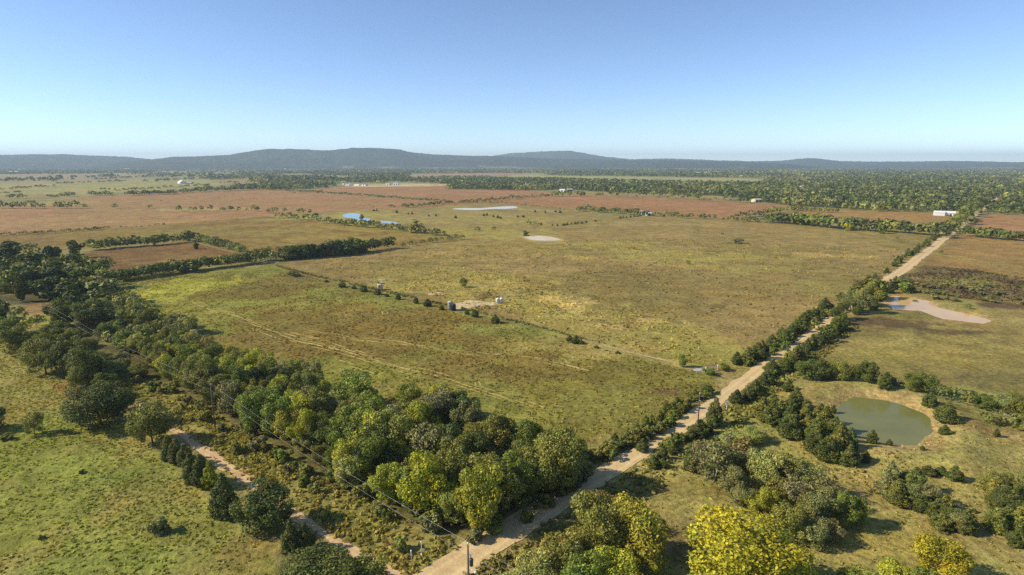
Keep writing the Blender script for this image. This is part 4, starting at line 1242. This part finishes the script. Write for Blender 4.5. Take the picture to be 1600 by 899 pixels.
for ln in ([(0, 297), (60, 293), (90, 292)], [(180, 299), (260, 294), (330, 290)], [(225, 284), (340, 279)], [(330, 282), (400, 279), (480, 277)], [(150, 281), (240, 277)], [(0, 283), (40, 282)], [(200, 273), (340, 270), (400, 271)], [(340, 287), (440, 283), (520, 281)], [(430, 294), (500, 288), (560, 285)], [(0, 303), (40, 301)], [(90, 288), (200, 284)]):
    hedge(ln, (2.0, 4.5), 3.2, {'deep green': 3, 'dark green': 2, 'olive green': 2}, 'scattered over the distant plain', 'scattered trees of the distant plain', .7, 1.3, .6)
hedge([(980, 309), (1200, 316)], (2.5, 4.5), 8, HC, Z7, G7, .7)

# ------------------------------------------------------------------ plant records become objects
def far_mesh(name, recs, nq, label):
    """plants too small or too many to pick out: one mass of leafy crowns"""
    if not recs:
        return
    n = len(recs)
    c = np.array([(r['x'], r['y'], 0) for r in recs]); c[:, 2] = hgt(c[:, 0], c[:, 1])
    H = np.array([r['h'] for r in recs]); W = np.array([r['h'] * r['wf'] * (.30 if r['kind'] == 'cedar' else .42) for r in recs])
    bc = np.array([PAL[r['col']] for r in recs]) * rng.uniform(.8, 1.25, (n, 1))
    d = unit(n * nq).reshape(n, nq, 3); d[:, :, 2] = np.where(d[:, :, 2] < -.55, -d[:, :, 2], d[:, :, 2])
    rr = rng.uniform(.62, 1.0, (n, nq, 1))
    P = c[:, None, :] + d * rr * np.stack([W, W, H * .46], -1)[:, None, :]
    P[:, :, 2] += H[:, None] * .50
    N = d + rng.normal(0, .45, d.shape); N /= np.linalg.norm(N, axis=2)[:, :, None]
    sz = (np.sqrt(W * H)[:, None] * rng.uniform(.45, .85, (n, nq)) * (3.4 / math.sqrt(nq))).ravel()
    V, F = leaves_at(P.reshape(-1, 3), N.reshape(-1, 3), sz, 1.15)
    cols = np.repeat((bc[:, None, :] * rng.uniform(.78, 1.3, (n, nq, 1))).reshape(-1, 3), 4, 0)
    V[:, 2] = np.maximum(V[:, 2], np.repeat(c[:, 2], nq * 4) + .05)
    return link(name, mesh_np(name, V, F, [M_LEAF_STUFF], cols), kind='stuff', label=label)


for p in PLANTS:
    p['d'] = math.hypot(p['x'], p['y']); p['app'] = p['h'] * math.sqrt(p['wf']) / p['d']
LIMIT = {'tree': 298, 'thin': 120, 'cedar': 298, 'shrub': 298}
CAT = {'tree': 'tree', 'thin': 'tree', 'cedar': 'cedar', 'shrub': 'shrub'}
byc = {}
for p in PLANTS:
    byc.setdefault(p['kind'], []).append(p)
things, rest = [], []
for c, L in byc.items():
    def in_view(p):
        dz = p['y'] * CP + CAM_H * SP
        return dz > 0 and abs(p['x'] / dz * FPX) < 830 and p['y'] > 35
    L.sort(key=lambda p: (-1 if p['label'] else 0, -1 if in_view(p) else 0, -p['app']))
    things += L[:LIMIT[c]]; rest += L[LIMIT[c]:]

MID_JOIN = {}
CATNAME = {'tree': 'broadleaf_tree', 'thin': 'bare_branched_tree', 'cedar': 'red_cedar', 'shrub': 'shrub'}
NOUN = {'tree': 'broadleaf tree', 'thin': 'half bare tree', 'cedar': 'cedar', 'shrub': 'shrub'}
hs = {}
for p in things:
    hs.setdefault((p['zone'], CAT[p['kind']]), []).append(p['h'])
for p in things:
    z = float(hgt(np.array([p['x']]), np.array([p['y']]))[0])
    k = p['kind']
    lab = p['label']
    if not lab:
        hh = sorted(hs[(p['zone'], CAT[k])]); q = hh.index(p['h']) / max(1, len(hh) - 1)
        size = 'tall ' if q > .72 else 'small ' if q < .28 else ''
        colw = 'dark green' if p['col'] in ('dark green', 'deep green', 'cedar green') else 'olive' if p['col'] in ('olive green', 'mid green') else p['col']
        lab = (size + colw + ' ' + NOUN[k] + ' ' + p['zone']).strip()
    s = p['h'] / 10.0
    rz = random.uniform(0, 6.28)
    jit = random.uniform(.86, 1.16)
    base = PAL[p['col']]
    colr = tuple(min(1, c * jit * random.uniform(.94, 1.06)) for c in base) + (1,)
    sx = s * p['wf']
    if p['d'] < 260:
        src = random.choice({'tree': NEAR_BROAD, 'thin': NEAR_THIN, 'cedar': NEAR_CEDAR, 'shrub': NEAR_SHRUB}[k])
        if k == 'tree' and p['h'] * p['wf'] > 10.5:
            src = random.choice(NEAR_BIG)
        e = link(CATNAME[k], None, None, (p['x'], p['y'], z), label=lab, cat=CAT[k], group=p['group'])
        e.rotation_euler = (0, 0, rz); e.scale = (sx, sx * random.uniform(.9, 1.1), s)
        cr = link('crown' if k != 'shrub' else 'foliage', src[0], e); cr.color = colr
        link('trunk' if k != 'shrub' else 'stem', src[1], e)
    else:
        fam = 'MID_CEDAR' if k == 'cedar' else 'MID_BROAD'
        i = random.randrange(len(globals()[fam]))
        if (fam, i) not in MID_JOIN:
            MID_JOIN[(fam, i)] = join_meshes('%s_%d' % (fam.lower(), i), *globals()[fam][i])
        o = link(CATNAME[k], MID_JOIN[(fam, i)], None, (p['x'], p['y'], z), label=lab, cat=CAT[k], group=p['group'])
        o.rotation_euler = (0, 0, rz); o.scale = (sx, sx * random.uniform(.9, 1.1), s); o.color = colr
near_rest = [p for p in rest if p['d'] < 450]; far_rest = [p for p in rest if p['d'] >= 450]
far_mesh('hedgerow_foliage', near_rest, 110, 'bushy growth filling the hedgerows between the fields')
far_mesh('distant_hedgerow_foliage', far_rest, 44, 'distant dark hedges and scattered bushes on the plain')

# -- the far woods beyond the fields
FAR_WOODS = [
    ([(700, 296), (720, 286), (790, 281), (860, 281), (960, 284), (1110, 288), (1190, 288), (1240, 292), (1240, 322), (1195, 316), (1120, 307), (1000, 302), (930, 300), (885, 296), (840, 298)], 9.0, 1.0),
    ([(1180, 316), (1200, 290), (1300, 288), (1420, 288), (1560, 290), (1560, 302), (1520, 330), (1490, 335), (1420, 331), (1320, 329), (1250, 324)], 8.6, 1.0),
    ([(1555, 318), (1580, 300), (1640, 300), (2100, 305), (2100, 338), (1620, 336), (1536, 334)], 8.6, 1.0),
    ([(1180, 291), (1200, 281), (1290, 276), (1700, 274), (2200, 276), (2200, 302), (1560, 296), (1400, 291)], 15.0, .95),
    ([(840, 273), (920, 269), (1100, 268), (1300, 267), (2200, 266), (2200, 277), (1300, 277), (1180, 279), (1000, 276), (900, 275)], 26.0, .97),
    ([(390, 270), (520, 266), (700, 264.5), (900, 264.5), (1200, 265), (2200, 265), (2200, 267.5), (1100, 269), (900, 270), (800, 271), (640, 272), (500, 272)], 34.0, .97),
    ([(-600, 266), (0, 265.5), (300, 265), (600, 264.5), (600, 267), (300, 268), (0, 268), (-600, 269)], 40.0, .8),
    ([(360, 296), (430, 286), (520, 282), (600, 280), (700, 278), (800, 278), (800, 284), (720, 292), (690, 288), (620, 285), (560, 289), (480, 297)], 15.0, .62),
    ([(380, 286), (430, 276), (520, 272), (640, 272), (640, 277), (560, 282), (450, 284)], 22.0, .55),
    ([(-500, 269.5), (0, 269), (240, 267), (240, 270), (80, 272.4), (-500, 273)], 20.0, .9),
    ([(330, 280), (380, 275), (440, 274), (430, 277), (360, 281)], 22.0, .5),
    ([(-400, 300), (60, 280), (320, 270), (470, 271), (380, 280), (200, 292), (0, 300)], 46.0, .42),
    ([(860, 310), (1000, 303), (1200, 316), (1200, 318), (1000, 306)], 30.0, .6),
]
recs = []
for poly, sp, dens in FAR_WOODS:
    P = Gs(poly)
    x0, y0 = P.min(0); x1, y1 = P.max(0)
    nx, ny = int((x1 - x0) / sp) + 1, int((y1 - y0) / sp) + 1
    gx, gy = np.meshgrid(np.arange(nx), np.arange(ny))
    x = x0 + (gx.ravel() + rng.uniform(-.5, .5, nx * ny)) * sp; y = y0 + (gy.ravel() + rng.uniform(-.5, .5, nx * ny)) * sp
    m = inside(P, x + (vnoise(x, y, sp * 4, 3) - .5) * sp * 3, y + (vnoise(x, y, sp * 4, 4) - .5) * sp * 5)
    az = np.arctan2(x, y); m &= np.abs(az) < R(56)
    m &= (fbm(x, y, sp * 7, 61, 3) < .30 + dens * .42) if dens < 1 else (fbm(x, y, sp * 9, 61, 3) < .72)
    m &= seg_dist(ROAD, x, y) > 6.5
    x, y = x[m], y[m]
    if len(x) == 0:
        continue
    tone = fbm(x, y, sp * 5, 71, 3)
    for i in range(len(x)):
        t = tone[i] + random.gauss(0, .12)
        col = 'dark green' if t < .46 else 'deep green' if t < .60 else 'olive green' if t < .68 else 'grey-green' if t < .73 else 'grey-brown' if t < .80 else 'pale green'  # weighted to dark tones, standing in for shade missing inside these sparse crowns
        hh = random.choice([random.uniform(4.5, 8.0), random.uniform(6.5, 11.5)]) * (1 if sp < 20 else 1.15)
        recs.append(dict(kind='tree', x=x[i], y=y[i], h=hh, wf=min(3.4, max(1.05, sp / hh * .80) * random.uniform(.85, 1.25)), col=col, d=math.hypot(x[i], y[i])))
a = [r for r in recs if r['d'] < 1150]; b = [r for r in recs if 1150 <= r['d'] < 2400]; c = [r for r in recs if r['d'] >= 2400]
print('far woods', len(a), len(b), len(c))
far_mesh('far_woodland', a, 26, 'belt of mixed woodland beyond the red-brown fields')
far_mesh('distant_woodland', b, 14, 'distant rolling woodland between pale clearings')
far_mesh('hazy_woodland', c, 8, 'hazy woodland spread below the hills')

# ------------------------------------------------------------------ grass tussocks and weeds
def tufts(name, polys, label):
    """polys: outline, spacing, height range, tint"""
    VV, FF, CC = [], [], []; off = 0
    for poly, spacing, hr, wr, tint, blades in polys:
        P = Gs(poly) if not isinstance(poly, np.ndarray) else poly
        x0, y0 = P.min(0); x1, y1 = P.max(0)
        n = int((x1 - x0) * (y1 - y0) / spacing ** 2)
        x = rng.uniform(x0, x1, n); y = rng.uniform(y0, y1, n)
        m = inside(P, x, y)
        m &= rng.random(n) < sstep(.25, .65, fbm(x, y, 7, 91, 3)) + .15
        m &= (seg_dist(ROAD, x, y) > rng.uniform(2.0, 3.0, n)) & (seg_dist(LANE, x, y) > rng.uniform(.2, 1.9, n)) & (seg_dist(SPUR, x, y) > 1.2)
        x, y = x[m], y[m]; n = len(x)
        if n == 0:
            continue
        z = hgt(x, y); base = ground_colour(x, y) * np.array(tint) * rng.uniform(.72, 1.3, (n, 1))
        h = rng.uniform(*hr, n); w = rng.uniform(*wr, n)
        c = np.column_stack([x, y, z])
        d = unit(n * blades).reshape(n, blades, 3); d[:, :, 2] = np.abs(d[:, :, 2]) * .8
        Q = c[:, None, :] + d * np.stack([w, w, h], -1)[:, None, :] * rng.uniform(.45, 1, (n, blades, 1)) * np.array([.5, .5, .8])
        N = d + rng.normal(0, .4, d.shape); N /= np.linalg.norm(N, axis=2)[:, :, None]
        sz = (w[:, None] * rng.uniform(.45, .8, (n, blades))).ravel()
        V, F = leaves_at(Q.reshape(-1, 3), N.reshape(-1, 3), sz, 1.3)
        V[:, 2] = np.maximum(V[:, 2], np.repeat(z, blades * 4) - .03)
        VV.append(V); FF.append(F + off); off += len(V)
        CC.append(np.repeat((base[:, None, :] * rng.uniform(.82, 1.2, (n, blades, 1))).reshape(-1, 3), 4, 0))
    me = mesh_np(name, np.vstack(VV), np.vstack(FF), [M_GRASS], np.vstack(CC))
    return link(name, me, kind='stuff', label=label)


PAST = [(-160, 560), (0, 530), (60, 575), (120, 612), (200, 668), (240, 702), (340, 805), (420, 865), (440, 905), (450, 960), (-300, 960)]
tufts('pasture_tussocks', [(PAST, .66, (.09, .26), (.22, .65), (1.3, 1.27, 1.05), 5)], 'short lumpy tussock grass covering the green pasture')
STRIP = [(180, 590), (260, 600), (330, 640), (430, 705), (540, 770), (700, 840), (725, 868), (640, 910), (560, 880), (430, 800), (300, 690), (210, 640)]
tufts('rough_grass', [(STRIP, .55, (.3, .85), (.35, 1.0), (1.5, 1.42, 1.1), 6), ([(720, 870), (780, 845), (880, 785), (930, 760), (960, 770), (880, 850), (860, 930), (700, 960)], .7, (.3, .9), (.4, 1.0), (.95, 1.0, .9), 6)], 'tall rough grass and weeds beside the dirt road')
SCR = [(1000, 730), (1145, 640), (1260, 600), (1440, 640), (1600, 670), (1680, 900), (1500, 960), (980, 960), (960, 850)]
tufts('scrub_grass', [(SCR, 1.3, (.08, .28), (.25, .7), (1.1, 1.12, .9), 4), ([(1250, 690), (1350, 700), (1420, 720), (1440, 760), (1340, 780), (1250, 760)], 1.3, (.2, .6), (.3, .9), (.95, 1.0, .85), 5)], 'dry sparse grass over the scrub clearings')
MEAD = [(190, 448), (300, 428), (432, 420), (620, 466), (820, 514), (1090, 582), (1130, 605), (1060, 655), (1000, 692), (905, 735), (800, 690), (600, 632), (400, 580), (300, 535)]
tufts('meadow_grass', [(MEAD, 1.15, (.07, .20), (.35, 1.0), (1.25, 1.22, 1.0), 4)], 'knee high grass of the green-brown meadow')
FLINE = [(432, 414), (600, 453), (820, 505), (1000, 552), (1090, 575), (1090, 578), (1000, 555), (820, 508.5), (600, 457), (432, 417)]
tufts('fence_line_weeds', [(FLINE, .8, (.2, .7), (.4, 1.2), (.72, .82, .75), 5)], 'dark weeds along the fence between meadow and grazed field')
GRAZED = [(470, 410), (730, 382), (1000, 372), (1440, 392), (1300, 492), (1150, 586), (820, 502), (600, 450)]
PALE1 = [(600, 445), (660, 425), (780, 425), (920, 460), (1060, 500), (1120, 560), (1080, 570), (820, 500)]
tufts('pasture_bunchgrass', [(GRAZED, 3.0, (.08, .25), (.5, 1.5), (1.3, 1.27, 1.2), 4), (PALE1, 1.9, (.12, .35), (.5, 1.5), (1.35, 1.3, 1.15), 4)], 'pale bunchgrass speckling the big grazed field')
BURN = [(1400, 440), (1450, 416), (1520, 420), (1640, 440), (1640, 474), (1500, 466), (1410, 456)]
tufts('burnt_scrub', [(BURN, 1.5, (.2, .8), (.6, 1.8), (.9, .85, .85), 4)], 'dark dead scrub behind the muddy pond')
VERGE = np.vstack([resample(smooth(resample(ROAD[3:16], 5), 4), 6) + np.array([-9.5 * .66, -9.5 * -.75 * -1]) * 1.0, (resample(smooth(resample(ROAD[3:16], 5), 4), 6) + np.array([9.5 * .66, -9.5 * .75]))[::-1]])
tufts('verge_weeds', [(VERGE, .65, (.3, 1.0), (.4, 1.2), (1.0, 1.05, .85), 6)], 'weedy verges along both sides of the dirt road')

# ------------------------------------------------------------------ power line
M_POLE = plain('pole_wood', (.10, .075, .055), .85, 0, .25, 4)
M_WIRE = plain('aluminium_wire', (.42, .42, .40), .5, .3, .05)
M_DARKM = plain('dark_steel', (.06, .06, .065), .45, .5, .1)
M_PORC = plain('porcelain', (.75, .75, .73), .25, 0, .05)
M_WHITE = plain('white_paint', (.78, .77, .74), .5, 0, .06, 1.2)
M_GREENTANK = plain('pale_green_paint', (.44, .53, .48), .5, 0, .1, 1.0)
M_BEIGE = plain('beige_paint', (.62, .52, .36), .6, 0, .12, 1.0)
M_ROOF = plain('metal_roof', (.66, .66, .65), .35, .3, .08, .6)
M_DARKROOF = plain('shingle_roof', (.17, .16, .15), .85, 0, .15, 1)
M_DOOR = plain('dark_opening', (.05, .05, .05), .7, 0, .1)
M_RED = plain('rusty_red', (.26, .10, .06), .7, 0, .2, 2)


def top_at(px, py, ztop):
    dx, dy, dz = ray(px, py); t = (ztop - CAM_H) / dz
    return dx * t, dy * t


def pole(x, y, H, label, cross=False, transformer=False, face=0.0):
    z = h1(x, y)
    e = link('utility_pole', None, None, (x, y, z), label=label, cat='utility pole', group='poles of the power line')
    e.rotation_euler = (0, 0, face)
    link('shaft', MB().tube([(0, 0, -.4), (0, 0, H * .5), (0, 0, H)], [.14, .12, .095], 10).mesh('shaft', M_POLE, True), e)
    pin = MB(); pin.lathe((0, 0, H), [(.03, 0), (.03, .10), (.09, .12), (.10, .2), (.05, .28), (.02, .34)], 10)
    link('insulator', pin.mesh('insulator', M_PORC, True), e)
    link('insulator', MB().lathe((.16, 0, H - 1.35), [(.05, 0), (.08, .05), (.08, .12), (.04, .16)], 8).mesh('insulator', M_PORC, True), e)
    if cross:
        link('crossarm', MB().box((0, 0, H - .3), (2.0, .10, .12)).mesh('crossarm', M_POLE), e)
    if transformer:
        link('transformer', MB().lathe((.38, 0, H - 2.6), [(.20, 0), (.22, .05), (.22, .80), (.20, .88), (.08, .92)], 14).mesh('transformer', M_DARKM, True), e)
        link('fuse_cutout', MB().box((.28, .18, H - 1.5), (.12, .12, .42)).tube([(.28, .18, H - 1.3), (.1, .0, H - 1.2)], .03, 5).mesh('fuse_cutout', M_PORC), e)
        link('street_light', MB().tube([(.1, 0, H - 3.2), (.55, .0, H - 3.1), (.85, 0, H - 3.2)], .035, 6).lathe((.85, 0, H - 3.45), [(.13, 0), (.16, .08), (.10, .25), (.04, .3)], 10).mesh('street_light', M_PORC, True), e)
    return x, y, z + H


PH = 10.5
p1 = top_at(731, 851, PH)
p2 = G(336, 667); p3 = G(88, 528)
T1 = pole(p1[0], p1[1], PH, 'dark wooden utility pole with transformer beside the dirt road', transformer=True, face=-.2)
T2 = pole(p2[0], p2[1], 9.2, 'wooden utility pole standing between lane and wood')
T3 = pole(p3[0], p3[1], 9.0, 'wooden utility pole at the head of the lane')
x5, y5 = G(-190, 420); T5 = pole(x5, y5, 9.0, 'wooden utility pole behind the old grove')
p4 = G(1089, 683); T4 = pole(p4[0], p4[1], 9.0, 'wooden utility pole with crossarm beside roadside cedars', cross=True, face=-.8)
p6 = G(1506, 362); T6 = pole(p6[0], p6[1], 10, 'distant wooden utility pole beside the far road', cross=True, face=-.8)
T0 = (T1[0] + 34, T1[1] - 26, 9.6); T0 = pole(T0[0], T0[1], 9.6, 'wooden utility pole across the road from the transformer pole')


def wire(chain, dz, rad, label, side=.0):
    mb = MB()
    pts = []
    for a, b in zip(chain[:-1], chain[1:]):
        a, b = Vector(a), Vector(b); L = (b - a).length
        for i in range(25 if b is not chain[-1] else 26):
            t = i / 24
            q = a.lerp(b, t); q.z -= 4 * t * (1 - t) * L * .011
            q.z += dz; q.x += side; pts.append(q)
    mb.tube(pts, rad, 4)
    link('overhead_wire', mb.mesh('overhead_wire', M_WIRE, True), None, label=label, cat='wire', group='wires of the power line')


wire([T0, T1, T2, T3, T5], .34, .011, 'upper overhead wire strung along the farm lane poles')
wire([T0, T1, T2, T3, T5], -1.27, .010, 'lower overhead wire strung along the farm lane poles', .16)

for px, py, h, l in [(643, 877, 1.6, 'white marker post standing in rough grass by the road'), (659, 866, 1.9, 'grey-white vent marker post in weeds near the utility pole')]:
    x, y = G(px, py); z = h1(x, y)
    e = link('marker_post', None, None, (x, y, z), label=l, cat='post', group='marker posts by the road')
    link('post', MB().lathe((0, 0, -.2), [(.06, 0), (.06, h), (.05, h + .15)], 8).mesh('post', M_WHITE, True), e)
    link('cap', MB().lathe((0, 0, h - .08), [(.05, 0), (.12, .03), (.12, .2), (.04, .28)], 8).mesh('cap', M_PORC, True), e)
    link('base_collar', MB().lathe((0, 0, -.1), [(.16, 0), (.16, .22), (.08, .28)], 8).mesh('base_collar', M_WHITE, True), e)
x, y = G(1135, 640)
e = link('road_sign', None, None, (x, y, h1(x, y)), label='small pale sign post at the road edge past the column cedar', cat='sign')
link('post', MB().tube([(0, 0, -.2), (0, 0, 2.1)], .06, 6).mesh('post', M_WHITE), e)
link('sign_board', MB().box((0, -.05, 1.75), (.55, .04, .7), 0).mesh('sign_board', M_WHITE), e)

# ------------------------------------------------------------------ field gate, tanks
gx, gy = G(1112, 579)
e = link('field_gate', None, None, (gx, gy, h1(gx, gy)), label='tubular farm gate between white posts at the field entrance', cat='gate')
e.rotation_euler = (0, 0, .5)
for s in (-1, 1):
    link('gate_post', MB().lathe((s * 2.2, 0, -.2), [(.12, 0), (.12, 1.6), (.06, 1.68)], 8).mesh('gate_post', M_WHITE, True), e)
for k in range(5):
    link('rail', MB().tube([(-2.05, 0, .3 + k * .24), (2.05, 0, .3 + k * .24)], .03, 6).mesh('rail', M_WHITE, True), e)
for xx in (-1.95, 0, 1.95):
    link('upright', MB().tube([(xx, .0, .25), (xx, .0, 1.32)], .035, 6).mesh('upright', M_WHITE, True), e)


def tank(px, py, r, h, mat, label, dome=.25, group='oil tanks in the field'):
    r, h = r * .82, h * .86
    x, y = G(px, py); z = h1(x, y)
    e = link('storage_tank', None, None, (x, y, z), label=label, cat='tank', group=group)
    link('shell', MB().lathe((0, 0, -.1), [(r, 0), (r, h), (r * 1.02, h + .02), (r * 1.02, h + .08), (r * .96, h + .1)], 24).mesh('shell', mat, True), e)
    shell = e.children[0]
    rf = link('roof', MB().lathe((0, 0, h - .02), [(r * .97, 0), (r * .5, dome * .7), (r * .12, dome), (.05, dome + .02)], 24).mesh('roof', mat, True), e)
    for zz in (h * .33, h * .66):
        link('weld_band', MB().lathe((0, 0, zz), [(r * 1.012, 0), (r * 1.012, .06)], 24).mesh('weld_band', mat), shell)
    link('hatch', MB().lathe((r * .4, 0, h + dome * .5), [(.22, 0), (.22, .22), (.1, .26)], 10).mesh('hatch', M_DARKM, True), rf)
    lad = MB()
    for s in (-.2, .2):
        lad.tube([(s, -r - .12, 0), (s, -r - .12, h + .3)], .025, 5)
    for k in range(int(h / .35)):
        lad.tube([(-.2, -r - .12, .3 + k * .35), (.2, -r - .12, .3 + k * .35)], .018, 4)
    link('ladder', lad.mesh('ladder', M_DARKM), shell)
    return e


tank(704, 486, 1.2, 3.6, M_GREENTANK, 'tall pale green tank at the edge of the gravel pad')
tank(709, 487, 1.0, 2.6, M_DARKM, 'shorter dark tank beside the tall pale green tank')
tank(594, 453, 1.45, 2.6, M_BEIGE, 'single beige tank in the grass along the fence line')
tank(778, 475, 1.0, 2.0, M_WHITE, 'white tank on the gravel strip beside another white tank', group='white tanks')
tank(784, 475, .95, 2.2, M_WHITE, 'taller white tank with dark hatch next to its twin', group='white tanks')
x, y = G(596, 444)
e = link('pump_jack', None, None, (x, y, h1(x, y)), label='small pump unit behind the beige tank', cat='pump')
link('skid_base', MB().box((0, 0, .15), (2.6, 1.0, .3)).mesh('skid_base', M_DARKM), e)
link('post_frame', MB().tube([(-.4, -.3, .3), (0, 0, 2.0)], .06, 5).tube([(.4, -.3, .3), (0, 0, 2.0)], .06, 5).tube([(0, .4, .3), (0, 0, 2.0)], .06, 5).mesh('post_frame', M_WHITE), e)
link('walking_beam', MB().tube([(-1.4, 0, 1.85), (1.4, 0, 2.2)], .09, 6).mesh('walking_beam', M_WHITE), e)
link('horse_head', MB().box((1.5, 0, 2.0), (.25, .2, .8)).mesh('horse_head', M_WHITE), e)
link('counterweight', MB().lathe((-1.2, 0, .5), [(.3, 0), (.3, .5), (.1, .55)], 10).mesh('counterweight', M_DARKM), e)


# ------------------------------------------------------------------ far buildings
def barn(px, py, L, W, H, label, wall, roof, rz=0.0, group='distant farm buildings', pitch=.35, doors=2, name='farm_building'):
    x, y = G(px, py)
    e = link(name, None, None, (x, y, h1(x, y)), label=label, cat='building', group=group)
    e.rotation_euler = (0, 0, rz)
    rh = W * .5 * pitch
    l, w = L / 2, W / 2
    V = [(-l, -w, -.3), (l, -w, -.3), (l, w, -.3), (-l, w, -.3), (-l, -w, H), (l, -w, H), (l, w, H), (-l, w, H), (-l, 0, H + rh), (l, 0, H + rh)]
    F = [(0, 1, 5, 4), (2, 3, 7, 6), (1, 2, 6, 9, 5), (3, 0, 4, 8, 7), (3, 2, 1, 0)]
    link('wall', mesh_py('wall', V, F, wall), e)
    o = .35; q = o * pitch; t = .12
    V = []
    for xx in (-l - o, l + o):
        V += [(xx, -w - o, H - q + .05), (xx, 0, H + rh + .05), (xx, w + o, H - q + .05), (xx, -w - o, H - q + .05 + t), (xx, 0, H + rh + .05 + t), (xx, w + o, H - q + .05 + t)]
    F = [(3, 4, 10, 9), (4, 5, 11, 10), (0, 6, 7, 1), (1, 7, 8, 2), (0, 1, 4, 3), (1, 2, 5, 4), (6, 9, 10, 7), (7, 10, 11, 8), (0, 3, 9, 6), (2, 8, 11, 5)]
    link('roof', mesh_py('roof', V, F, roof), e)
    for k in range(doors):
        xx = -l + L * (k + .5) / doors
        link('door', MB().box((xx, -w - .03, H * .38), (min(3.2, L / doors * .5), .06, H * .76)).mesh('door', M_DOOR), e)
    return e


barn(1480, 337, 20, 9, 2.8, 'long white poultry barn at the end of the tan field', M_WHITE, M_WHITE, -.45, doors=0, name='poultry_barn')
barn(1467, 337, 9, 8, 3.2, 'white shed joined to the long white barn', M_WHITE, M_WHITE, -.5, doors=0)
barn(284, 287, 17, 15, 4.0, 'bright white barn standing on the distant green plain', M_WHITE, M_WHITE, -.7, pitch=.6, doors=0)
barn(297, 287, 16, 9, 2.6, 'grey low shed beside the bright white barn', M_DARKROOF, M_ROOF, -.3, doors=0)
barn(544, 291, 10, 7, 3.2, 'white farm shed with a pale gable beside the silos', M_WHITE, M_ROOF, -.5, doors=1)
barn(558, 290.5, 14, 7, 2.4, 'low white shed between the silos and farm yard', M_WHITE, M_WHITE, -.4, doors=0)
barn(570, 290.6, 12, 9, 3.5, 'small grey roofed shed at the yard edge', M_WHITE, M_DARKROOF, -.5, doors=1)
barn(607, 289.5, 12, 7, 3, 'pale farmhouse under trees above the reddish field', M_BEIGE, M_ROOF, -.5, doors=1, name='farm_house')
barn(619, 289.3, 12, 8, 4, 'small pale outbuilding beside the farmhouse', M_WHITE, M_ROOF, -.3)
barn(879, 299.5, 11, 8, 3.2, 'white house at the wood edge beyond the reddish fields', M_WHITE, M_WHITE, -.5, doors=1, name='farm_house')
barn(890, 299.2, 10, 8, 3.6, 'rusty red shed beside the white house', M_RED, M_ROOF, .1)
barn(1248, 295.5, 20, 10, 4.5, 'white roofed house among the woodland trees', M_WHITE, M_WHITE, .2, name='farm_house')
barn(1200, 292, 18, 12, 5, 'pale roofed barn half hidden by woodland', M_WHITE, M_ROOF, .1)
barn(1221, 284, 22, 14, 5, 'grey barn in a woodland clearing', M_ROOF, M_ROOF, .2)
barn(1182, 316, 12, 8, 3.5, 'tan cottage beside the woodland edge', M_BEIGE, M_BEIGE, .4, name='farm_house')
barn(1098, 272.5, 60, 20, 7, 'long white sheds far across the plain', M_WHITE, M_WHITE, .05)
barn(22, 271, 50, 20, 8, 'long pale shed far off below the low ridge', M_WHITE, M_WHITE, .05)
barn(198, 266, 50, 24, 9, 'tiny white building below the ridge gap', M_WHITE, M_WHITE, .1)
barn(1013, 337, 5, 4, 2.4, 'small white hut in the far hedge', M_WHITE, M_WHITE, .2, doors=1)
barn(1003, 335, 4, 3.5, 3.0, 'narrow white shed by the far hedge trees', M_WHITE, M_WHITE, .5, doors=1)
for px in (537, 546.5):
    x, y = G(px, 290.6)
    e = link('silo', None, None, (x, y, 0), label='white silo with a domed cap in the distant farm yard', cat='silo', group='silos in the distant farm yard')
    link('shell', MB().lathe((0, 0, -.2), [(1.6, 0), (1.6, 5.2)], 20).mesh('shell', M_WHITE, True), e)
    link('dome', MB().lathe((0, 0, 4.95), [(1.65, 0), (1.4, .5), (.8, .9), (.2, 1.0)], 20).mesh('dome', M_ROOF, True), e)

# ------------------------------------------------------------------ haze
def build_haze():
    mb = MB(); lo, hi = -3.0, 284.0
    mb.box((0, 0, (lo + hi) / 2), (29000, 29000, hi - lo))
    m = bpy.data.materials.new('haze'); m.use_nodes = True
    nt = m.node_tree; nt.nodes.clear()
    out = nt.nodes.new('ShaderNodeOutputMaterial'); pv = nt.nodes.new('ShaderNodeVolumePrincipled')
    pv.inputs['Color'].default_value = (.66, .83, 1.0, 1)
    pv.inputs['Density'].default_value = 0.95e-4
    pv.inputs['Anisotropy'].default_value = 0.1
    nt.links.new(pv.outputs[0], out.inputs['Volume'])
    pass
    return link('haze', mb.mesh('haze', m), kind='stuff', label='thin blue autumn haze over the plain')


build_haze()
print('plants', {k: len(v) for k, v in byc.items()}, 'things', len(things))

print('TRIS', sum(len(m.loops) - 2 * len(m.polygons) for m in bpy.data.meshes))
